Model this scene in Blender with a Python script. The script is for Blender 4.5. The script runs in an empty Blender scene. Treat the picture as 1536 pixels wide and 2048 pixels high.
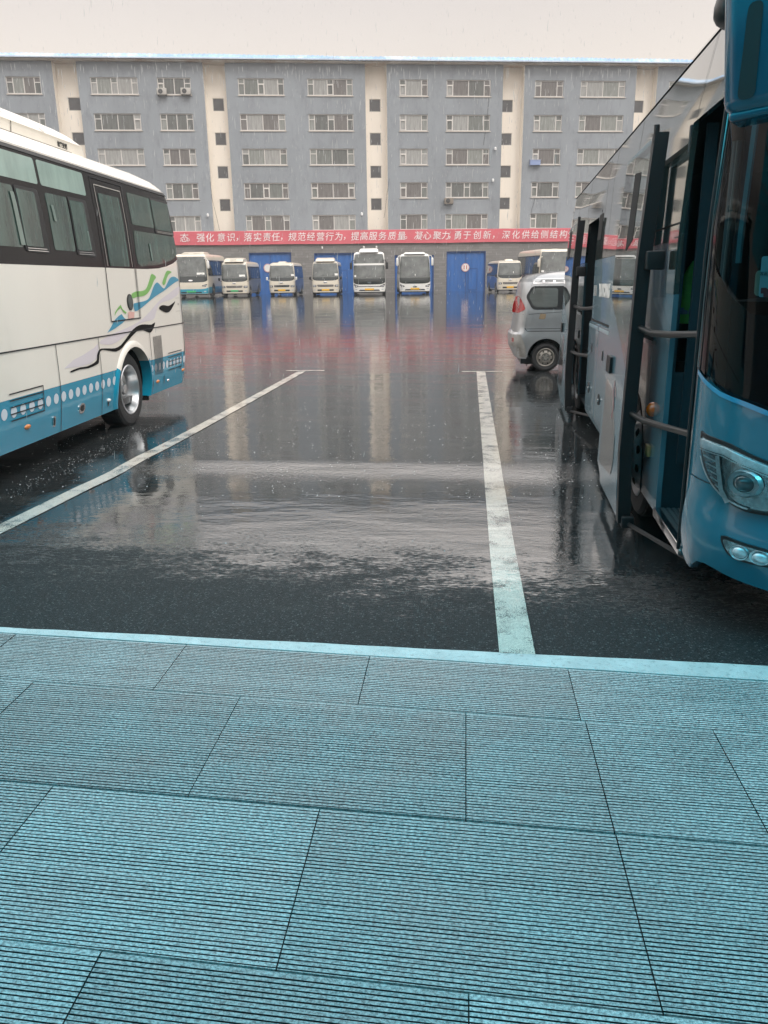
import bpy, bmesh, math, random
from mathutils import Vector, Matrix
from mathutils.geometry import delaunay_2d_cdt

R = math.radians
scene = bpy.context.scene
col = scene.collection

# ---- camera ------------------------------------------------------------------------------
cam_data = bpy.data.cameras.new("camera")
cam = bpy.data.objects.new("camera", cam_data); col.objects.link(cam)
PITCH, ROLL, YAW, CH, FPX = math.atan(479/1590), .0136, R(5.86), 1.70, 1590.0
_f = Vector((-math.sin(YAW)*math.cos(PITCH), math.cos(YAW)*math.cos(PITCH), -math.sin(PITCH)))
_r = Vector((math.cos(YAW), math.sin(YAW), 0)); _u = _r.cross(_f)
_r2 = _r*math.cos(ROLL) - _u*math.sin(ROLL); _u2 = _r*math.sin(ROLL) + _u*math.cos(ROLL)
m = Matrix((( _r2.x, _u2.x, -_f.x, 0), (_r2.y, _u2.y, -_f.y, 0), (_r2.z, _u2.z, -_f.z, CH), (0, 0, 0, 1)))
cam.matrix_world = m
cam_data.sensor_fit = 'VERTICAL'; cam_data.sensor_height = 32.0
cam_data.lens = FPX / 2048 * 32.0
cam_data.clip_start = .05; cam_data.clip_end = 600
scene.camera = cam

# ---- overcast, rainy sky -------------------------------------------------------------------
SUN_EL, SUN_ROT = R(52), R(140)
world = bpy.data.worlds.new("World"); scene.world = world; world.use_nodes = True
nt = world.node_tree; nt.nodes.clear()
def N(t, kind, **kw):
    n = t.nodes.new(kind)
    for k, v in kw.items(): setattr(n, k, v)
    return n
sky = N(nt, 'ShaderNodeTexSky', sky_type='NISHITA', sun_disc=False, sun_elevation=SUN_EL, sun_rotation=SUN_ROT)
sky.dust_density = 6; sky.air_density = 1.5
geo = N(nt, 'ShaderNodeTexCoord'); sep = N(nt, 'ShaderNodeSeparateXYZ')
ramp = N(nt, 'ShaderNodeValToRGB')
ramp.color_ramp.elements[0].position = 0.0; ramp.color_ramp.elements[0].color = (7.2, 6.5, 5.9, 1)
ramp.color_ramp.elements[1].position = .95; ramp.color_ramp.elements[1].color = (17.0, 17.0, 17.2, 1)
e = ramp.color_ramp.elements.new(.28); e.color = (6.1, 5.6, 5.3, 1)
e = ramp.color_ramp.elements.new(.5); e.color = (14.0, 13.4, 13.0, 1)
e = ramp.color_ramp.elements.new(.335); e.color = (14.0, 12.9, 12.2, 1)
e = ramp.color_ramp.elements.new(.19); e.color = (7.2, 6.5, 5.85, 1)
noi = N(nt, 'ShaderNodeTexNoise'); noi.inputs['Scale'].default_value = 2.2; noi.inputs['Detail'].default_value = 3
mul = N(nt, 'ShaderNodeMath', operation='MULTIPLY_ADD'); mul.inputs[1].default_value = .14; mul.inputs[2].default_value = .93
vm = N(nt, 'ShaderNodeVectorMath', operation='SCALE')
mix = N(nt, 'ShaderNodeMix', data_type='RGBA'); mix.inputs[0].default_value = .93
bg = N(nt, 'ShaderNodeBackground'); bg.inputs[1].default_value = .10
out = N(nt, 'ShaderNodeOutputWorld')
L = nt.links.new
L(geo.outputs['Generated'], sep.inputs[0]); L(sep.outputs['Z'], ramp.inputs[0])
L(geo.outputs['Generated'], noi.inputs['Vector']); L(noi.outputs['Fac'], mul.inputs[0])
L(ramp.outputs[0], vm.inputs[0]); L(mul.outputs[0], vm.inputs['Scale'])
L(sky.outputs[0], mix.inputs[6]); L(vm.outputs[0], mix.inputs[7]); L(mix.outputs[2], bg.inputs[0]); L(bg.outputs[0], out.inputs[0])
sd = bpy.data.lights.new("sun", 'SUN'); sd.energy = 1.1; sd.angle = R(25); sd.color = (1, .96, .9)
sun = bpy.data.objects.new("sun", sd); col.objects.link(sun)
sun.rotation_euler = (R(90) - SUN_EL, 0, math.pi - SUN_ROT)
vs = scene.view_settings
vs.view_transform = 'Standard'; vs.look = 'None'; vs.exposure = 0.45; vs.gamma = 1.0; vs.use_curve_mapping = False
scene.render.film_transparent = False
cy = scene.cycles
cy.max_bounces = 8; cy.transparent_max_bounces = 12; cy.glossy_bounces = 4; cy.diffuse_bounces = 3
cy.caustics_reflective = False; cy.caustics_refractive = False; cy.use_denoising = True

# ---- pure maths shared by the builders -------------------------------------------------
def lerp(x, xs, ys):
    if x <= xs[0]: return ys[0]
    for i in range(1, len(xs)):
        if x <= xs[i]:
            k = (x - xs[i-1]) / (xs[i] - xs[i-1]); return ys[i-1] + k * (ys[i] - ys[i-1])
    return ys[-1]

def gz(y):
    """height of the yard: it falls away from the kerb, ponds, and rises again far off"""
    return lerp(y, [3.38, 3.42, 5.0, 6.4, 6.85, 6.97, 7.45, 7.8, 8.6, 10, 15, 25, 40, 60, 66, 74, 90],
                [-.004, -.006, -.046, -.058, -.072, -.072, -.056, -.060, -.072, -.085, -.12, -.12, -.06, .06, .04, -.09, -.09])

class Body:
    """vehicle skin: plan = rounded rectangle with superellipse ends, inset by height"""
    def __init__(s, xc, hw, yf, yr, bf, pf, br, pr, ins, fr, rr):
        s.xc, s.hw, s.yf, s.yr, s.bf, s.pf, s.br, s.pr = xc, hw, yf, yr, bf, pf, br, pr
        s.ins, s.fr, s.rr = ins, fr, rr
    def w(s, h): return s.hw - lerp(h, *s.ins)
    def side(s, sg):
        def f(y, h, o=0.0):
            w = s.w(h); y0 = s.yf + s.bf + lerp(h, *s.fr)*.4; y1 = s.yr - s.br - lerp(h, *s.rr)
            k = 1.0
            if y > y1:
                u = min(.985, (y - y1) / s.br); k = (1 - u**s.pr) ** (1/s.pr)
            elif y < y0:
                u = min(.985, (y0 - y) / s.bf); k = (1 - u**s.pf) ** (1/s.pf)
            return (s.xc + sg * (w*k + o), y, h)
        return f
    def front(s, t, h, o=0.0):
        w = s.w(h) + o; a = t * math.pi/2; r = lerp(h, *s.fr); sn = math.sin(a)
        x = w * math.copysign(abs(sn) ** (2/s.pf), sn)
        return (s.xc + x, s.yf - o + r + (s.bf + o - r*.6) * (1 - abs(math.cos(a)) ** (2/s.pf)), h)
    def rear(s, t, h, o=0.0):
        w = s.w(h) + o; a = t * math.pi/2; r = lerp(h, *s.rr); sn = math.sin(a)
        x = w * math.copysign(abs(sn) ** (2/s.pr), sn)
        return (s.xc + x, s.yr + o - r - (s.br + o) * (1 - abs(math.cos(a)) ** (2/s.pr)), h)

def left_bus_body():
    return Body(-1.2, 1.2, -5.6, 2.6, .5, 2.4, .22, 2.6,
        ([.26, .5, .75, 1.2, 1.9, 2.4, 2.88, 2.95, 3.02, 3.09, 3.14, 3.17, 3.19], [.06, .02, .0, 0, .005, .035, .085, .12, .18, .30, .5, .8, 1.17]),
        ([1.1, 2.6, 2.93, 3.19], [0, .35, .6, 1.3]),
        ([.3, .8, 1.9, 2.88, 2.93, 2.98, 3.03, 3.09, 3.14, 3.19], [.06, .0, .0, .10, .16, .28, .45, .8, 1.2, 1.9]))

def right_bus_body():
    return Body(1.2, 1.2, -2.05, 8.3, .7, 2.3, .35, 2.6,
        ([.2, .3, .8, 1.9, 2.6, 2.9, 2.98, 3.05, 3.1, 3.15], [.03, .0, 0, 0, .035, .07, .16, .35, .7, 1.15]),
        ([1.15, 2.0, 2.6, 2.9, 3.0, 3.15], [0, .12, .26, .36, .5, 1.1]),
        ([.3, 1.9, 2.6, 2.9, 3.0, 3.15], [0, .0, .12, .3, .5, 1.1]))

# ---- helpers -------------------------------------------------------------------------------
def tag(o, label=None, cat=None, group=None, kind=None):
    if label: o['label'] = label
    if cat: o['category'] = cat
    if group: o['group'] = group
    if kind: o['kind'] = kind
    return o
def empty(name, loc=(0, 0, 0), rz=0.0):
    o = bpy.data.objects.new(name, None); o.location = loc; o.rotation_euler = (0, 0, rz); o.empty_display_size = .2
    col.objects.link(o); return o
def link(name, me, mat, parent=None, smooth=True, ang=35):
    if mat is not None and not me.materials:
        for mm in (mat if isinstance(mat, (list, tuple)) else [mat]): me.materials.append(mm)
    me.polygons.foreach_set('use_smooth', [smooth]*len(me.polygons))
    if smooth: me.set_sharp_from_angle(angle=R(ang))
    me.update()
    o = bpy.data.objects.new(name, me); o.parent = parent; col.objects.link(o); return o
def copy_tree(o, parent=None):
    c = o.copy(); col.objects.link(c); c.parent = parent
    for ch in o.children: copy_tree(ch, c)
    return c

class MB:
    def __init__(s): s.v, s.f, s.m = [], [], []
    def add(s, vs_, fs, mi=0):
        b = len(s.v); s.v += [tuple(x) for x in vs_]; s.f += [tuple(b+i for i in f) for f in fs]; s.m += [mi]*len(fs); return s
    def box(s, x0, x1, y0, y1, z0, z1, mi=0, bev=0):
        if bev:
            bm = bmesh.new(); bmesh.ops.create_cube(bm, size=1)
            for v in bm.verts: v.co = Vector(((x0+x1)/2 + v.co.x*(x1-x0), (y0+y1)/2 + v.co.y*(y1-y0), (z0+z1)/2 + v.co.z*(z1-z0)))
            bmesh.ops.bevel(bm, geom=bm.edges[:], offset=bev, segments=3, affect='EDGES', profile=.5)
            bm.verts.index_update(); s.add([v.co[:] for v in bm.verts], [[v.index for v in f.verts] for f in bm.faces], mi); bm.free(); return s
        s.add([(x0,y0,z0),(x1,y0,z0),(x1,y1,z0),(x0,y1,z0),(x0,y0,z1),(x1,y0,z1),(x1,y1,z1),(x0,y1,z1)],
              [(0,3,2,1),(4,5,6,7),(0,1,5,4),(1,2,6,5),(2,3,7,6),(3,0,4,7)], mi); return s
    def tube(s, pts, r, n=10, mi=0, cap=True):
        pts = [Vector(p) for p in pts]; rings = []; up = Vector((0, 0, 1))
        for i, p in enumerate(pts):
            d = (pts[min(i+1, len(pts)-1)] - pts[max(i-1, 0)]).normalized()
            a = d.cross(up if abs(d.z) < .9 else Vector((1, 0, 0))).normalized(); b = a.cross(d)
            rr = r[i] if isinstance(r, (list, tuple)) else r
            rings.append([p + a*math.cos(2*math.pi*k/n)*rr + b*math.sin(2*math.pi*k/n)*rr for k in range(n)])
        fs = [(i*n+k, i*n+(k+1) % n, (i+1)*n+(k+1) % n, (i+1)*n+k) for i in range(len(pts)-1) for k in range(n)]
        if cap: fs += [tuple(range(n)), tuple((len(pts)-1)*n+k for k in range(n-1, -1, -1))]
        s.add([v for rg in rings for v in rg], fs, mi); return s
    def lathe(s, prof, axis='x', c=(0, 0, 0), n=40, mi=0):
        """prof: list of (radius, along-axis)"""
        vs_ = []
        for r, a in prof:
            for k in range(n):
                t = 2*math.pi*k/n; p, q = r*math.cos(t), r*math.sin(t)
                vs_.append((c[0]+a, c[1]+p, c[2]+q) if axis == 'x' else ((c[0]+p, c[1]+a, c[2]+q) if axis == 'y' else (c[0]+p, c[1]+q, c[2]+a)))
        s.add(vs_, [(i*n+k, i*n+(k+1) % n, (i+1)*n+(k+1) % n, (i+1)*n+k) for i in range(len(prof)-1) for k in range(n)], mi); return s
    def mesh(s, name, recalc=True):
        me = bpy.data.meshes.new(name); me.from_pydata(s.v, [], s.f)
        me.polygons.foreach_set('material_index', s.m)
        if recalc:
            bm = bmesh.new(); bm.from_mesh(me); bmesh.ops.recalc_face_normals(bm, faces=bm.faces[:]); bm.to_mesh(me); bm.free()
        return me
    def build(s, name, mat, parent=None, smooth=True, ang=35, recalc=True): return link(name, s.mesh(name, recalc), mat, parent, smooth, ang)

def catmull(pts, closed=True, n=5):
    o = []; c = len(pts)
    rng = range(c) if closed else range(c-1)
    for i in rng:
        g = (lambda j: pts[j % c]) if closed else (lambda j: pts[max(0, min(c-1, j))])
        p0, p1, p2, p3 = g(i-1), g(i), g(i+1), g(i+2)
        for k in range(n):
            t = k/n
            o.append(tuple(.5*((2*p1[a]) + (-p0[a]+p2[a])*t + (2*p0[a]-5*p1[a]+4*p2[a]-p3[a])*t*t + (-p0[a]+3*p1[a]-3*p2[a]+p3[a])*t**3) for a in (0, 1)))
    if not closed: o.append(pts[-1])
    return o
def rrect(x0, x1, y0, y1, r, n=5):
    o = []
    for cx, cy_, a in ((x1-r, y1-r, 0), (x0+r, y1-r, 90), (x0+r, y0+r, 180), (x1-r, y0+r, 270)):
        for k in range(n+1):
            t = R(a + 90*k/n); o.append((cx + r*math.cos(t), cy_ + r*math.sin(t)))
    return o
def rpoly(pts, r, n=4):
    """round the corners of a polygon"""
    o = []; c = len(pts)
    for i in range(c):
        p, a, b = Vector(pts[i]), Vector(pts[i-1]), Vector(pts[(i+1) % c])
        d1 = (a-p); d2 = (b-p); k1 = min(r, d1.length*.45); k2 = min(r, d2.length*.45)
        q1 = p + d1.normalized()*k1; q2 = p + d2.normalized()*k2
        for k in range(n+1):
            t = k/n; o.append(tuple((q1*(1-t)**2 + p*2*t*(1-t) + q2*t*t)))
    return o
def circle(cx, cy_, rx, ry=None, n=24):
    ry = ry or rx
    return [(cx + rx*math.cos(2*math.pi*k/n), cy_ + ry*math.sin(2*math.pi*k/n)) for k in range(n)]
def inside(p, poly):
    x, y = p; c = False; j = len(poly)-1
    for i in range(len(poly)):
        a, b = poly[i], poly[j]
        if (a[1] > y) != (b[1] > y) and x < (b[0]-a[0])*(y-a[1])/(b[1]-a[1]) + a[0]: c = not c
        j = i
    return c
def densify(poly, st):
    o = []
    for i in range(len(poly)):
        a, b = poly[i], poly[(i+1) % len(poly)]
        n = max(1, int(math.ceil(max(abs(b[0]-a[0])/st[0], abs(b[1]-a[1])/st[1]))))
        for k in range(n): o.append((a[0]+(b[0]-a[0])*k/n, a[1]+(b[1]-a[1])*k/n))
    return o
def panel_mb(mb, poly, f, off=0.0, thick=0.0, holes=(), step=(.15, .08), mi=0, rim_mi=None):
    """a flat outline laid on the curved skin f(u, v, offset), with real thickness"""
    P = densify(poly, step); Hs = [densify(h, step) for h in holes]
    vs_ = [Vector(p) for p in P]; ed = [(i, (i+1) % len(P)) for i in range(len(P))]
    for h in Hs:
        b = len(vs_); vs_ += [Vector(p) for p in h]; ed += [(b+i, b+(i+1) % len(h)) for i in range(len(h))]
    x0, x1 = min(p[0] for p in P), max(p[0] for p in P); y0, y1 = min(p[1] for p in P), max(p[1] for p in P)
    nx, ny = int((x1-x0)/step[0])+1, int((y1-y0)/step[1])+1
    if nx*ny > 1:
        for i in range(1, nx):
            for j in range(1, ny):
                q = (x0+(x1-x0)*i/nx, y0+(y1-y0)*j/ny)
                if inside(q, P) and not any(inside(q, h) for h in Hs): vs_.append(Vector(q))
    rv, re, rf, *_ = delaunay_2d_cdt(vs_, ed, [], 0, 1e-5)
    fs = []
    for t in rf:
        c = sum((rv[i] for i in t), Vector((0, 0)))/len(t)
        if inside(c, P) and not any(inside(c, h) for h in Hs): fs.append(tuple(t))
    used = sorted({i for t in fs for i in t}); ix = {k: n for n, k in enumerate(used)}
    mb.add([f(rv[i][0], rv[i][1], off) for i in used], [tuple(ix[i] for i in t) for t in fs], mi)
    if thick:
        cnt = {}
        for t in fs:
            for k in range(len(t)):
                e_ = (t[k], t[(k+1) % len(t)]); key = tuple(sorted(e_)); cnt[key] = None if key in cnt else e_
        for e_ in cnt.values():
            if e_ is None: continue
            a, b = rv[e_[0]], rv[e_[1]]
            mb.add([f(a[0], a[1], off), f(b[0], b[1], off), f(b[0], b[1], off-thick), f(a[0], a[1], off-thick)], [(0, 1, 2, 3)], mi if rim_mi is None else rim_mi)
    return mb
def weld(me, d=1e-4):
    bm = bmesh.new(); bm.from_mesh(me); bmesh.ops.remove_doubles(bm, verts=bm.verts[:], dist=d)
    bmesh.ops.recalc_face_normals(bm, faces=bm.faces[:]); bm.to_mesh(me); bm.free()
def panel(name, poly, f, mat, parent, off=0.0, thick=0.0, holes=(), step=(.15, .08), ang=35):
    mb = MB(); polys = poly if isinstance(poly[0][0], (list, tuple)) else [poly]
    for p in polys: panel_mb(mb, p, f, off, thick, holes, step)
    me = mb.mesh(name, False); weld(me)
    o = link(name, me, mat, parent, True, ang); return o
def ribbon(mb, pts, f, w, off, mi=0, step=.12):
    """a thin strip along a line on the skin"""
    o = [pts[0]]
    for a, b in zip(pts, pts[1:]):
        n = max(1, int(math.hypot(b[0]-a[0], b[1]-a[1])/step))
        for k in range(1, n+1): o.append((a[0]+(b[0]-a[0])*k/n, a[1]+(b[1]-a[1])*k/n))
    V = []
    for i, p in enumerate(o):
        a, b = o[max(0, i-1)], o[min(len(o)-1, i+1)]; d = Vector((b[0]-a[0], b[1]-a[1])).normalized(); n_ = Vector((-d.y, d.x))*w/2
        V += [f(p[0]+n_.x, p[1]+n_.y, off), f(p[0]-n_.x, p[1]-n_.y, off)]
    mb.add(V, [(2*i, 2*i+1, 2*i+3, 2*i+2) for i in range(len(o)-1)], mi); return mb
def shell(mb, B, hs, segs, mi=0, cap_top=False, nf=18, ns=14):
    """loft of the vehicle skin; segs among front, right, rear, left in drawing order"""
    def ring(h):
        o = []
        for sg in segs:
            if sg == 'front': o += [B.front(-1+2*k/nf, h) for k in range(nf+1)]
            if sg == 'front-': o += [B.front(1-2*k/nf, h) for k in range(nf+1)]
            if sg == 'rear': o += [B.rear(1-2*k/nf, h) for k in range(nf+1)]
            if sg == 'rear-': o += [B.rear(-1+2*k/nf, h) for k in range(nf+1)]
            if sg in ('right', 'left'):
                y0 = B.yf+B.bf+lerp(h, *B.fr)*.4; y1 = B.yr-B.br-lerp(h, *B.rr); w = B.w(h)*(1 if sg == 'right' else -1)
                L_ = [(B.xc+w, y0+(y1-y0)*k/ns, h) for k in range(1, ns)]
                o += L_ if (sg == 'right') == ('front-' not in segs) else L_[::-1]
        return o
    rings = [ring(h) for h in hs]; n = len(rings[0]); closed = len(segs) == 4
    fs = [(i*n+k, i*n+(k+1) % n, (i+1)*n+(k+1) % n, (i+1)*n+k) for i in range(len(hs)-1) for k in range(n if closed else n-1)]
    if cap_top: fs.append(tuple((len(hs)-1)*n+k for k in range(n)))
    mb.add([p for rg in rings for p in rg], fs, mi); return mb

def text_mesh(body, size, mat, name, parent, M, extrude=.004, bold=0.0, sx=1.0, shear=0.0):
    c = bpy.data.curves.new(name, 'FONT'); c.body = body; c.size = size; c.extrude = extrude; c.offset = bold
    c.align_x = 'CENTER'; c.align_y = 'CENTER'; c.shear = shear; c.resolution_u = 4
    t = bpy.data.objects.new(name+'_curve', c); col.objects.link(t)
    dg = bpy.context.evaluated_depsgraph_get(); me = bpy.data.meshes.new_from_object(t.evaluated_get(dg))
    bpy.data.objects.remove(t); bpy.data.curves.remove(c)
    me.transform(M @ Matrix.Diagonal((sx, 1, 1, 1))); me.materials.clear(); me.name = name
    return link(name, me, mat, parent, False)

# ---- materials -----------------------------------------------------------------------------
def pm(name, base, rough=.5, metal=0.0, coat=0.0, var=.0, vs_=4.0, bump=0.0, bs=60.0, spec=.5, ior=1.5, stretch=None, dirt=None, rvar=0.0, alpha=None):
    M = bpy.data.materials.new(name); M.use_nodes = True; t = M.node_tree; b = t.nodes['Principled BSDF']
    b.inputs['Base Color'].default_value = (*base, 1); b.inputs['Roughness'].default_value = rough
    b.inputs['Metallic'].default_value = metal; b.inputs['Coat Weight'].default_value = coat; b.inputs['Coat Roughness'].default_value = .04
    b.inputs['IOR'].default_value = ior; b.inputs['Specular IOR Level'].default_value = spec
    tc = N(t, 'ShaderNodeTexCoord'); mp = N(t, 'ShaderNodeMapping'); t.links.new(tc.outputs['Object'], mp.inputs[0])
    if stretch: mp.inputs['Scale'].default_value = stretch
    if var or dirt or rvar:
        n1 = N(t, 'ShaderNodeTexNoise'); n1.inputs['Scale'].default_value = vs_; n1.inputs['Detail'].default_value = 6; n1.inputs['Roughness'].default_value = .65
        t.links.new(mp.outputs[0], n1.inputs['Vector'])
    if var or dirt:
        mx = N(t, 'ShaderNodeMix', data_type='RGBA')
        mx.inputs[6].default_value = (*[c*(1-var) for c in base], 1); mx.inputs[7].default_value = (*[min(1, c*(1+var)) for c in base], 1)
        cr = N(t, 'ShaderNodeMapRange'); cr.inputs[1].default_value = .3; cr.inputs[2].default_value = .7
        t.links.new(n1.outputs['Fac'], cr.inputs[0]); t.links.new(cr.outputs[0], mx.inputs[0]); last = mx.outputs[2]
        if dirt:
            n2 = N(t, 'ShaderNodeTexNoise'); n2.inputs['Scale'].default_value = dirt[1]; n2.inputs['Detail'].default_value = 8; n2.inputs['Roughness'].default_value = .75
            t.links.new(mp.outputs[0], n2.inputs['Vector'])
            c2 = N(t, 'ShaderNodeMapRange'); c2.inputs[1].default_value = dirt[2]; c2.inputs[2].default_value = dirt[2]+.2; c2.inputs[4].default_value = dirt[3]
            t.links.new(n2.outputs['Fac'], c2.inputs[0])
            m2 = N(t, 'ShaderNodeMix', data_type='RGBA'); t.links.new(c2.outputs[0], m2.inputs[0]); t.links.new(last, m2.inputs[6]); m2.inputs[7].default_value = (*dirt[0], 1); last = m2.outputs[2]
        t.links.new(last, b.inputs['Base Color'])
    if rvar:
        r1 = N(t, 'ShaderNodeMapRange'); r1.inputs[1].default_value = .3; r1.inputs[2].default_value = .7
        r1.inputs[3].default_value = max(0, rough-rvar); r1.inputs[4].default_value = rough+rvar
        t.links.new(n1.outputs['Fac'], r1.inputs[0]); t.links.new(r1.outputs[0], b.inputs['Roughness'])
    if bump:
        nb = N(t, 'ShaderNodeTexNoise'); nb.inputs['Scale'].default_value = bs; nb.inputs['Detail'].default_value = 4
        t.links.new(mp.outputs[0], nb.inputs['Vector'])
        bp = N(t, 'ShaderNodeBump'); bp.inputs['Strength'].default_value = bump; bp.inputs['Distance'].default_value = .01
        t.links.new(nb.outputs['Fac'], bp.inputs['Height']); t.links.new(bp.outputs[0], b.inputs['Normal'])
        if coat: t.links.new(bp.outputs[0], b.inputs['Coat Normal'])
    return M
def glassmat(name, tint, rough=.02, body=.0, ior=1.5):
    """thin sheet glass: transparent tint + fresnel reflection"""
    M = bpy.data.materials.new(name); M.use_nodes = True; t = M.node_tree; t.nodes.clear()
    o = N(t, 'ShaderNodeOutputMaterial'); tr = N(t, 'ShaderNodeBsdfTransparent'); tr.inputs[0].default_value = (*tint, 1)
    g = N(t, 'ShaderNodeBsdfGlossy'); g.inputs['Roughness'].default_value = rough; g.inputs[0].default_value = (1, 1, 1, 1)
    fr = N(t, 'ShaderNodeFresnel'); fr.inputs[0].default_value = ior; mx = N(t, 'ShaderNodeMixShader')
    t.links.new(fr.outputs[0], mx.inputs[0]); t.links.new(tr.outputs[0], mx.inputs[1]); t.links.new(g.outputs[0], mx.inputs[2]); t.links.new(mx.outputs[0], o.inputs[0])
    return M


# ---- the yard ------------------------------------------------------------------------------
def math_node(t, op, a, b=None, c=None, clamp=False):
    n = N(t, 'ShaderNodeMath', operation=op, use_clamp=clamp)
    for i, x in enumerate((a, b, c)):
        if x is None: continue
        if isinstance(x, (int, float)): n.inputs[i].default_value = x
        else: t.links.new(x, n.inputs[i])
    return n.outputs[0]
def mrange(t, x, a, b, c=0.0, d=1.0, smooth=True):
    n = N(t, 'ShaderNodeMapRange', interpolation_type='SMOOTHSTEP' if smooth else 'LINEAR')
    for i, v in enumerate((a, b, c, d)): n.inputs[i+1].default_value = v
    t.links.new(x, n.inputs[0]); return n.outputs[0]
def noise(t, vec, scale, detail=4, rough=.5, sc=None, w=None):
    if sc:
        mp = N(t, 'ShaderNodeMapping'); mp.inputs['Scale'].default_value = sc; t.links.new(vec, mp.inputs[0]); vec = mp.outputs[0]
    n = N(t, 'ShaderNodeTexNoise'); n.inputs['Scale'].default_value = scale; n.inputs['Detail'].default_value = detail; n.inputs['Roughness'].default_value = rough
    t.links.new(vec, n.inputs['Vector']); return n.outputs['Fac']

def wet_ground(name, paint=None):
    M = bpy.data.materials.new(name); M.use_nodes = True; t = M.node_tree; b = t.nodes['Principled BSDF']; k = t.links.new
    g = N(t, 'ShaderNodeNewGeometry'); P = g.outputs['Position']; sp = N(t, 'ShaderNodeSeparateXYZ'); k(P, sp.inputs[0]); Y = sp.outputs['Y']; X = sp.outputs['X']
    big = noise(t, P, 1.1, 5, .6, (1, 1.6, 1)); mid = noise(t, P, 5.5, 5, .6, (.7, 1.8, 1))
    yy = math_node(t, 'ADD', Y, math_node(t, 'MULTIPLY_ADD', big, 1.6, -.8))
    yy = math_node(t, 'ADD', yy, math_node(t, 'MULTIPLY_ADD', mid, 1.3, -.65))
    yy = math_node(t, 'ADD', yy, math_node(t, 'MULTIPLY', X, .16))
    yy = math_node(t, 'ADD', yy, math_node(t, 'MULTIPLY_ADD', noise(t, P, 46, 3, .65, (.5, 1.3, 1)), 2.6, -1.3))
    wet = mrange(t, yy, 3.95, 5.15)                        # drained asphalt near the kerb, standing water beyond
    patch = noise(t, P, .9, 6, .62, (.45, 1.5, 1))        # where the water film is thin
    grain = N(t, 'ShaderNodeTexVoronoi'); grain.inputs['Scale'].default_value = 190; k(P, grain.inputs['Vector'])
    gv = grain.outputs['Distance']
    fine = noise(t, P, 300, 3, .6)
    mx = N(t, 'ShaderNodeMix', data_type='RGBA')
    if paint: mx.inputs[6].default_value = (*[c*.62 for c in paint], 1); mx.inputs[7].default_value = (*paint, 1)
    else: mx.inputs[6].default_value = (.006, .008, .009, 1); mx.inputs[7].default_value = (.046, .051, .053, 1)
    speck = mrange(t, math_node(t, 'MULTIPLY_ADD', fine, .6, math_node(t, 'MULTIPLY', noise(t, P, 70, 5, .7), .5)), .42, .72)
    k(speck, mx.inputs[0]); colr = mx.outputs[2]
    if not paint:     # pale stones in the aggregate
        st = N(t, 'ShaderNodeTexVoronoi'); st.inputs['Scale'].default_value = 85; st.inputs['Randomness'].default_value = 1; k(P, st.inputs['Vector'])
        sx = N(t, 'ShaderNodeSeparateXYZ'); k(st.outputs['Color'], sx.inputs[0])
        stone = math_node(t, 'MULTIPLY', mrange(t, sx.outputs['X'], .62, .98), mrange(t, st.outputs['Distance'], .55, .2))
        m3 = N(t, 'ShaderNodeMix', data_type='RGBA'); k(stone, m3.inputs[0]); k(colr, m3.inputs[6]); m3.inputs[7].default_value = (.14, .145, .14, 1); colr = m3.outputs[2]
    if paint:    # asphalt showing through the worn paint
        wear = mrange(t, math_node(t, 'MULTIPLY_ADD', noise(t, P, 160, 3, .7), .55, math_node(t, 'MULTIPLY', noise(t, P, 5, 5, .6), .5)), .535, .61)
        m2 = N(t, 'ShaderNodeMix', data_type='RGBA'); k(wear, m2.inputs[0]); k(colr, m2.inputs[6]); m2.inputs[7].default_value = (.07, .075, .075, 1); colr = m2.outputs[2]
    else:        # pale silt left in shallow films
        silt = math_node(t, 'MULTIPLY', mrange(t, noise(t, P, .55, 7, .68, (.6, 1.7, 1)), .57, .72), .35)
        m2 = N(t, 'ShaderNodeMix', data_type='RGBA'); k(silt, m2.inputs[0]); k(colr, m2.inputs[6]); m2.inputs[7].default_value = (.16, .145, .125, 1); colr = m2.outputs[2]
    k(colr, b.inputs['Base Color'])
    rgh = math_node(t, 'MULTIPLY_ADD', wet, -.49, .50)
    rgh = math_node(t, 'ADD', rgh, math_node(t, 'MULTIPLY', mrange(t, patch, .54, .66), math_node(t, 'MULTIPLY', wet, .07)))
    k(rgh, b.inputs['Roughness'])
    k(mrange(t, wet, 0, 1, 1.45, 2.8), b.inputs['IOR'])
    k(mrange(t, wet, 0, 1, .16, .5), b.inputs['Specular IOR Level'])
    # grain of the asphalt, drowned where water stands
    gb = N(t, 'ShaderNodeBump'); gb.inputs['Distance'].default_value = .004
    k(math_node(t, 'ADD', gv, math_node(t, 'MULTIPLY', fine, .5)), gb.inputs['Height']); k(mrange(t, wet, 0, .8, .9, .0), gb.inputs['Strength'])
    # rain-struck water: small rings and chop
    band = math_node(t, 'MULTIPLY', mrange(t, Y, 6.5, 6.95), mrange(t, Y, 7.75, 7.3))
    chop = math_node(t, 'ADD', noise(t, P, 27, 3, .6, (1, 1.25, 1)), math_node(t, 'MULTIPLY', noise(t, P, 60, 2, .5), .22))
    vo = N(t, 'ShaderNodeTexVoronoi'); vo.inputs['Scale'].default_value = 9; k(P, vo.inputs['Vector'])
    ring = math_node(t, 'MULTIPLY', math_node(t, 'SINE', math_node(t, 'MULTIPLY', vo.outputs['Distance'], 30)), mrange(t, vo.outputs['Distance'], .42, .0))
    v2 = N(t, 'ShaderNodeTexVoronoi'); v2.inputs['Scale'].default_value = 15; k(P, v2.inputs['Vector'])
    s2 = N(t, 'ShaderNodeSeparateXYZ'); k(v2.outputs['Color'], s2.inputs[0])
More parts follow.
